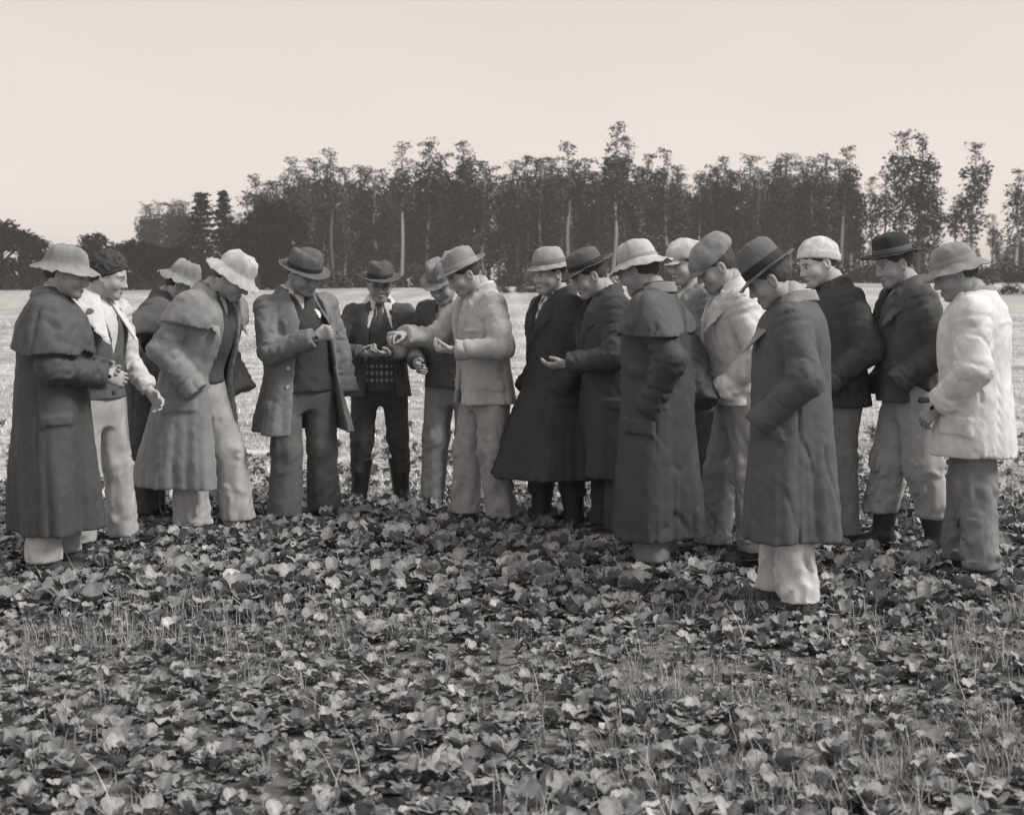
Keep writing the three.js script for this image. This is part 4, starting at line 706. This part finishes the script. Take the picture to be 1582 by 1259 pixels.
function leafCloud(list) {                           // list of [centre, rx, ry, leaves, size, droop]
  const pos = [], col = [], nor = [];
  for (const [c, rx, ry, n, size, droop] of list) {
    const tone = rr(0.75, 1.3);
    for (let i = 0; i < n; i++) {
      const u = rr(-1, 1), t = rnd() * 6.2832, r = Math.sqrt(1 - u * u), q0 = 0.45 + 0.55 * rnd() ** 0.5, x = c.x + Math.cos(t) * r * rx * q0, y = c.y + u * ry * q0, z = c.z + Math.sin(t) * r * rx * q0;
      const d = V(rr(-1, 1), rr(-1, 1) - droop, rr(-1, 1)).normalize(), e = V(rr(-1, 1), rr(-1, 1), rr(-1, 1)).cross(d).normalize(), s = size * rr(0.6, 1.4), nn = d.clone().cross(e);
      const k = tone * rr(0.7, 1.35), cg = grey(0.24 * k);
      for (const [a, b] of [[0, 0], [0.55, 0.32], [1, 0], [0, 0], [1, 0], [0.45, -0.32]]) { pos.push(x + (d.x * a + e.x * b) * s, y + (d.y * a + e.y * b) * s, z + (d.z * a + e.z * b) * s); col.push(cg.r, cg.g, cg.b); nor.push(nn.x, nn.y, nn.z); }
    }
  }
  const g = new THREE.BufferGeometry(); g.setAttribute('position', new THREE.Float32BufferAttribute(pos, 3)); g.setAttribute('normal', new THREE.Float32BufferAttribute(nor, 3)); g.setAttribute('color', new THREE.Float32BufferAttribute(col, 3)); return g;
}
const leafMat = new THREE.MeshStandardMaterial({ vertexColors: true, roughness: 0.8, side: THREE.DoubleSide }), barkPale = mat(0.45, 0.9), barkDark = mat(0.09, 0.95), darkLeaf = new THREE.MeshStandardMaterial({ color: grey(0.17), vertexColors: true, roughness: 0.85, side: THREE.DoubleSide });
function gumTree(kind) {                             // 1 m tall unit trees, scaled when placed: tall gums with tufts along and on top of a slim stem
  const H = 25, bx = rr(-0.9, 0.9), bz = rr(-0.6, 0.6), stem = []; for (let i = 0; i <= 9; i++) { const t = i / 9; stem.push(V(bx * Math.sin(t * 2.6) * t + 0.25 * Math.sin(t * 9 + kind), H * 0.96 * t, bz * Math.sin(t * 2.1) * t)); }
  const at = (t) => { const u = t * 9, i = Math.min(8, u | 0); return stem[i].clone().lerp(stem[i + 1], u - i); };
  const wood = [tube(stem, 0.32, 0.06, 7)], cl = [];
  const start = [0.16, 0.3, 0.12, 0.42, 0.2, 0.55, 0.1, 0.34][kind], dens = [1, 0.8, 1.2, 0.62, 1, 0.5, 1.1, 0.7][kind];
  const nb = Math.round(50 * dens);
  for (let i = 0; i < nb; i++) {
    const t = start + (1 - start) * ((i + rnd()) / nb) ** 0.92, p = at(Math.min(0.985, t)), a = rnd() * 6.2832, reach = (t > 0.9 ? rr(0.3, 1.1) : rr(0.5, 2.2)) * (1.15 - 0.55 * t), e = p.clone().add(V(Math.cos(a) * reach, reach * rr(0.35, 1.1), Math.sin(a) * reach));
    wood.push(tube([p, p.clone().lerp(e, 0.5).add(V(0, -0.1, 0)), e], 0.07 * (1.3 - t), 0.018, 4));
    const top = t > 0.82, rx = top ? rr(0.5, 0.95) : rr(0.8, 1.6); cl.push([e, rx, top ? rr(0.3, 0.6) : rr(0.9, 1.9), Math.round((top ? 26 : 47) * rx), top ? 0.34 : 0.52, 0.6]);
  }
  for (let i = 0; i < 5; i++) { const a = rnd() * 6.28, e = at(0.985).add(V(Math.cos(a) * rr(0.3, 1.5), rr(0.1, 1.1), Math.sin(a) * rr(0.3, 1.5))); wood.push(tube([at(0.93), e], 0.04, 0.015, 4)); cl.push([e, rr(0.45, 0.85), rr(0.2, 0.4), 20, 0.32, 0.5]); }
  return { trunk: mergeGeometries(wood), crown: leafCloud(cl), H: 26 };
}
function pineTree() {
  const H = 15, cl = [], wood = [tube([V(0, 0, 0), V(0.1, H * 0.5, 0), V(0, H * 0.97, 0)], 0.28, 0.04, 7)];
  for (let i = 0; i < 15; i++) { const t = 0.1 + 0.88 * (i / 14), r = (1 - t) * 4.3 + 0.25; for (let k = 0; k < 6; k++) { const a = k * 1.047 + i * 0.7 + rr(-0.3, 0.3), L = r * rr(0.6, 1.1), e = V(Math.cos(a) * L, H * t + L * rr(-0.12, 0.25), Math.sin(a) * L); wood.push(tube([V(0, H * t, 0), e], 0.05, 0.015, 4)); for (let m = 0.35; m <= 1; m += 0.33) cl.push([V(0, H * t, 0).lerp(e, m), 0.3 + 0.22 * L, 0.34, 16, 0.4, 0.1]); } }
  return { trunk: mergeGeometries(wood), crown: leafCloud(cl), H: 15 };
}
function bushyTree() {
  const H = 9, cl = [], wood = [tube([V(0, 0, 0), V(0.2, 2.5, 0.1), V(0.1, 6.5, 0)], 0.4, 0.1, 7)];
  for (let i = 0; i < 46; i++) { const t = rnd() ** 0.8, a = rnd() * 6.28, R = 3.6 * Math.sin(Math.PI * (0.16 + 0.8 * t)) ** 0.7 * Math.sqrt(rnd()), e = V(Math.cos(a) * R, 0.7 + 7.9 * t, Math.sin(a) * R); if (i % 3 === 0) wood.push(tube([V(0.1, Math.max(0.8, e.y * 0.55), 0), e], 0.09, 0.02, 4)); cl.push([e, rr(0.7, 1.3), rr(0.5, 1.0), 70, 0.42, 0.2]); }
  return { trunk: mergeGeometries(wood), crown: leafCloud(cl), H: 9.4 };
}
const gums = [0, 1, 2, 3, 4, 5, 6, 7].map(gumTree), pines = [pineTree(), pineTree()], bushy = [bushyTree(), bushyTree(), bushyTree()];
const gumLeaf = [0.6, 0.85, 1.15, 1.5].map((k) => new THREE.MeshStandardMaterial({ color: new THREE.Color(k, k, k), vertexColors: true, roughness: 0.8, side: THREE.DoubleSide }));
function plant(name, proto, x, z, height, fat, label, group, bark = barkDark) {
  const g = new THREE.Group(); g.name = numbered(name); const s = height / proto.H; g.position.set(x, rise(x, z) - 0.05, z); g.scale.set(s * fat, s, s * fat); g.rotation.y = rnd() * 6.28; scene.add(g);
  const t = new THREE.Mesh(proto.trunk, bark); t.name = 'trunk'; const c = new THREE.Mesh(proto.crown, name === 'gum_tree' ? gumLeaf[(rnd() * 4) | 0] : darkLeaf); c.name = 'crown'; for (const m of [t, c]) { m.castShadow = m.receiveShadow = true; g.add(m); }
  return tag(g, label, 'tree', group);
}
const GUMS = [[-43.5, -241, 17.1, 2], [-42.1, -244, 19.0, 4], [-40.7, -245, 19.4, 1], [-38.4, -249, 23.8, 5], [-36.0, -243, 19.9, 0], [-33.2, -248, 18.8, 2], [-28.7, -226, 23.0, 5], [-27.9, -237, 16.8, 4], [-25.5, -249, 21.5, 0], [-22.9, -241, 19.7, 6], [-21.2, -248, 17.6, 1], [-17.7, -228, 24.3, 5], [-16.1, -237, 21.8, 4], [-13.9, -231, 25.2, 2], [-12.4, -239, 23.6, 6], [-8.9, -239, 25.5, 3], [-7.2, -225, 19.7, 2], [-4.9, -230, 21.2, 4], [-2.0, -232, 19.0, 1], [1.0, -248, 18.8, 6], [3.0, -244, 23.6, 3], [4.6, -229, 21.5, 0], [6.1, -245, 20.0, 2], [9.4, -228, 23.9, 5], [8.5, -240, 21.0, 6], [12.0, -228, 21.2, 4], [13.9, -225, 19.0, 1], [17.8, -247, 29.3, 5], [18.1, -230, 25.1, 3], [20.6, -230, 20.1, 0], [24.3, -250, 23.9, 4], [26.9, -247, 24.7, 3], [27.1, -232, 19.0, 6], [33.1, -249, 19.7, 5], [33.7, -238, 20.3, 3], [35.9, -242, 22.5, 4], [35.9, -230, 19.2, 2], [42.8, -249, 21.0, 1], [45.6, -242, 22.3, 0], [48.8, -249, 18.9, 3], [51.1, -247, 21.6, 4], [49.7, -232, 21.6, 2], [52.2, -234, 22.2, 6], [53.3, -229, 23.0, 3], [55.5, -229, 16.6, 4], [57.8, -227, 17.9, 3], [61.5, -233, 19.0, 5], [65.7, -240, 26.9, 1], [64.7, -225, 24.6, 0], [72.3, -242, 21.3, 7], [72.9, -233, 15.0, 5], [75.9, -233, 24.2, 1], [83.3, -245, 12.4, 5], [84.6, -237, 20.1, 7], [86.7, -233, 21.4, 3]];
const REAR = [[-47.8, -263, 18.3, 0], [-45.9, -274, 17.9, 4], [-40.8, -252, 17.2, 4], [-40.7, -271, 20.1, 2], [-37.8, -274, 21.9, 2], [-35.2, -274, 20.8, 4], [-30.8, -258, 19.0, 4], [-28.9, -253, 16.5, 0], [-27.4, -264, 19.9, 2], [-25.0, -273, 19.8, 4], [-21.2, -259, 17.6, 2], [-19.9, -259, 19.0, 0], [-17.5, -266, 17.5, 0], [-14.1, -266, 17.9, 6], [-10.8, -255, 16.5, 0], [-8.8, -260, 20.3, 2], [-7.1, -270, 21.6, 6], [-4.1, -253, 18.9, 2], [-0.7, -275, 18.4, 6], [0.6, -268, 20.5, 4], [4.1, -261, 20.7, 6], [6.8, -264, 20.8, 6], [7.5, -256, 18.8, 4], [12.0, -270, 20.5, 0], [14.2, -260, 18.1, 4], [16.8, -258, 16.7, 4], [18.5, -260, 20.5, 0], [21.8, -270, 20.6, 4], [24.2, -271, 19.1, 4], [26.5, -267, 18.4, 6], [30.8, -271, 18.1, 6], [32.2, -274, 20.0, 2], [34.0, -260, 17.4, 4], [37.6, -269, 18.6, 2], [40.3, -274, 19.9, 6], [42.3, -265, 17.7, 4], [42.7, -253, 20.0, 6], [45.7, -256, 17.6, 2], [46.8, -253, 18.6, 2], [53.6, -273, 21.8, 2], [54.4, -265, 19.8, 4], [58.0, -266, 19.0, 2], [59.6, -261, 19.7, 4], [65.0, -272, 19.0, 4]];
const BUSHY = [[-80.9, -211, 10.6, 1.25], [-73.5, -204, 10.7, 1.0], [-70.5, -204, 8.7, 1], [-70.6, -210, 7.6, 0.8], [-71.6, -224, 6.8, 1], [-62.0, -204, 6.8, 1], [-60.6, -206, 8.3, 0.9], [-55.5, -199, 6.6, 1], [-54.9, -207, 7.5, 1], [-53.7, -212, 6.6, 1], [-51.1, -211, 5.8, 0.9], [-48.7, -209, 6.7, 0.8], [-36.1, -200, 10.5, 1.1], [-34.8, -206, 13.7, 1.0], [-37.2, -209, 8.1, 1.2], [-32.5, -201, 9.2, 1.1]];
const GUM_NOTES = { 3: 'slim gum with an arched thin top near the left end of the plantation', 13: 'broad dense gum standing highest in the middle of the plantation', 27: 'thinnest and tallest gum, its sparse tufts high above the rest', 47: 'tall gum with two tufted heads right of the dense plantation', 51: 'isolated gum with a rounded umbrella top near the right edge', 53: 'slender gum at the extreme right edge of the plantation' };
GUMS.forEach(([x, z, h, k], i) => plant('gum_tree', gums[k], x, z, h, rr(1.05, 1.4), GUM_NOTES[i] ?? 'tall tufted gum in the front rank of the dark plantation', 'gum trees of the plantation front', i % 2 === 1 ? barkPale : barkDark));
REAR.forEach(([x, z, h, k]) => plant('gum_tree', gums[k], x, z, h * 1.2, rr(1.4, 1.8), 'gum filling the rear rank of the dark plantation', 'gum trees of the plantation rear'));
plant('pine_tree', pines[0], -46.5, -212, 14.2, 1.9, 'dark conical pine, the left and broader of two', 'pair of pines');
plant('pine_tree', pines[1], -43.6, -214, 14.6, 1.3, 'dark conical pine, the right and slimmer of two', 'pair of pines');
BUSHY.forEach(([x, z, h, w], i) => plant('bushy_tree', bushy[i % 3], x, z, h, 1.35 * w * clamp(9 / h, 0.8, 1.3), i < 2 ? (i ? 'dark bushy tree tallest of the low row at the far left edge' : 'dark bushy tree outside the low row beyond the left edge') : i > 11 ? 'dark bushy tree at the left foot of the gum plantation' : 'low dark bushy tree in the far left tree row', i > 11 ? 'bushy trees by the plantation' : 'low far left tree row'));
{
  // the wood going on behind, and the scrub along its foot
  const list = []; for (let i = 0; i < 120; i++) { const z = rr(-340, -285), x = rr(-62, 92) * (-z / 240); list.push([x, z, rr(0.62, 0.78) * (x > 75 ? 0.55 : 1), rr(1.2, 1.6)]); }
  [2, 6].forEach((k, gi) => { const part = list.filter((_, i) => i % 2 === gi), im = new THREE.InstancedMesh(gums[k].crown, leafMat, part.length); part.forEach(([x, z, s, w], i) => { eul.set(0, rnd() * 6.28, 0); q.setFromEuler(eul); pv.set(x, rise(x, z), z); sv.set(s * w, s, s * w); im.setMatrixAt(i, mtx.compose(pv, q, sv)); }); im.name = numbered('woodland'); tag(im, 'mass of trees deeper in the plantation', 'woodland', null, 'stuff'); im.castShadow = true; scene.add(im); });
  const scrub = leafCloud([[V(0, 0.6, 0), 1.3, 0.7, 90, 0.34, 0], [V(1.1, 0.9, 0.2), 0.9, 0.8, 60, 0.34, 0], [V(-1, 0.5, -0.1), 0.9, 0.6, 60, 0.32, 0], [V(0.2, 1.5, 0), 0.7, 0.6, 40, 0.32, 0]]), spotsS = [];
  for (let i = 0; i < 150; i++) { const z = rr(-232, -212), x = rr(-48, 95); spotsS.push([x, z, rr(0.8, 1.9)]); }
  for (let i = 0; i < 60; i++) { const x = rr(-88, -44); spotsS.push([x, rr(-206, -194), rr(0.7, 1.4)]); }
  for (let i = 0; i < 26; i++) { const x = rr(50, 75); spotsS.push([x, -152 + rr(-2, 2), rr(0.4, 0.75)]); }
  for (let i = 0; i < 20; i++) { const x = rr(-4, 10); spotsS.push([x, -168 + rr(-2, 2), rr(0.35, 0.6)]); }
  const im = new THREE.InstancedMesh(scrub, leafMat, spotsS.length); spotsS.forEach(([x, z, s], i) => { eul.set(0, rnd() * 6.28, 0); q.setFromEuler(eul); pv.set(x, rise(x, z) - 0.1, z); sv.setScalar(s); im.setMatrixAt(i, mtx.compose(pv, q, sv)); }); im.name = 'scrub'; im.castShadow = im.receiveShadow = true; tag(im, 'dark scrub along the foot of the trees and field edge', 'scrub', null, 'stuff'); scene.add(im);
}
renderer.render(scene, camera);
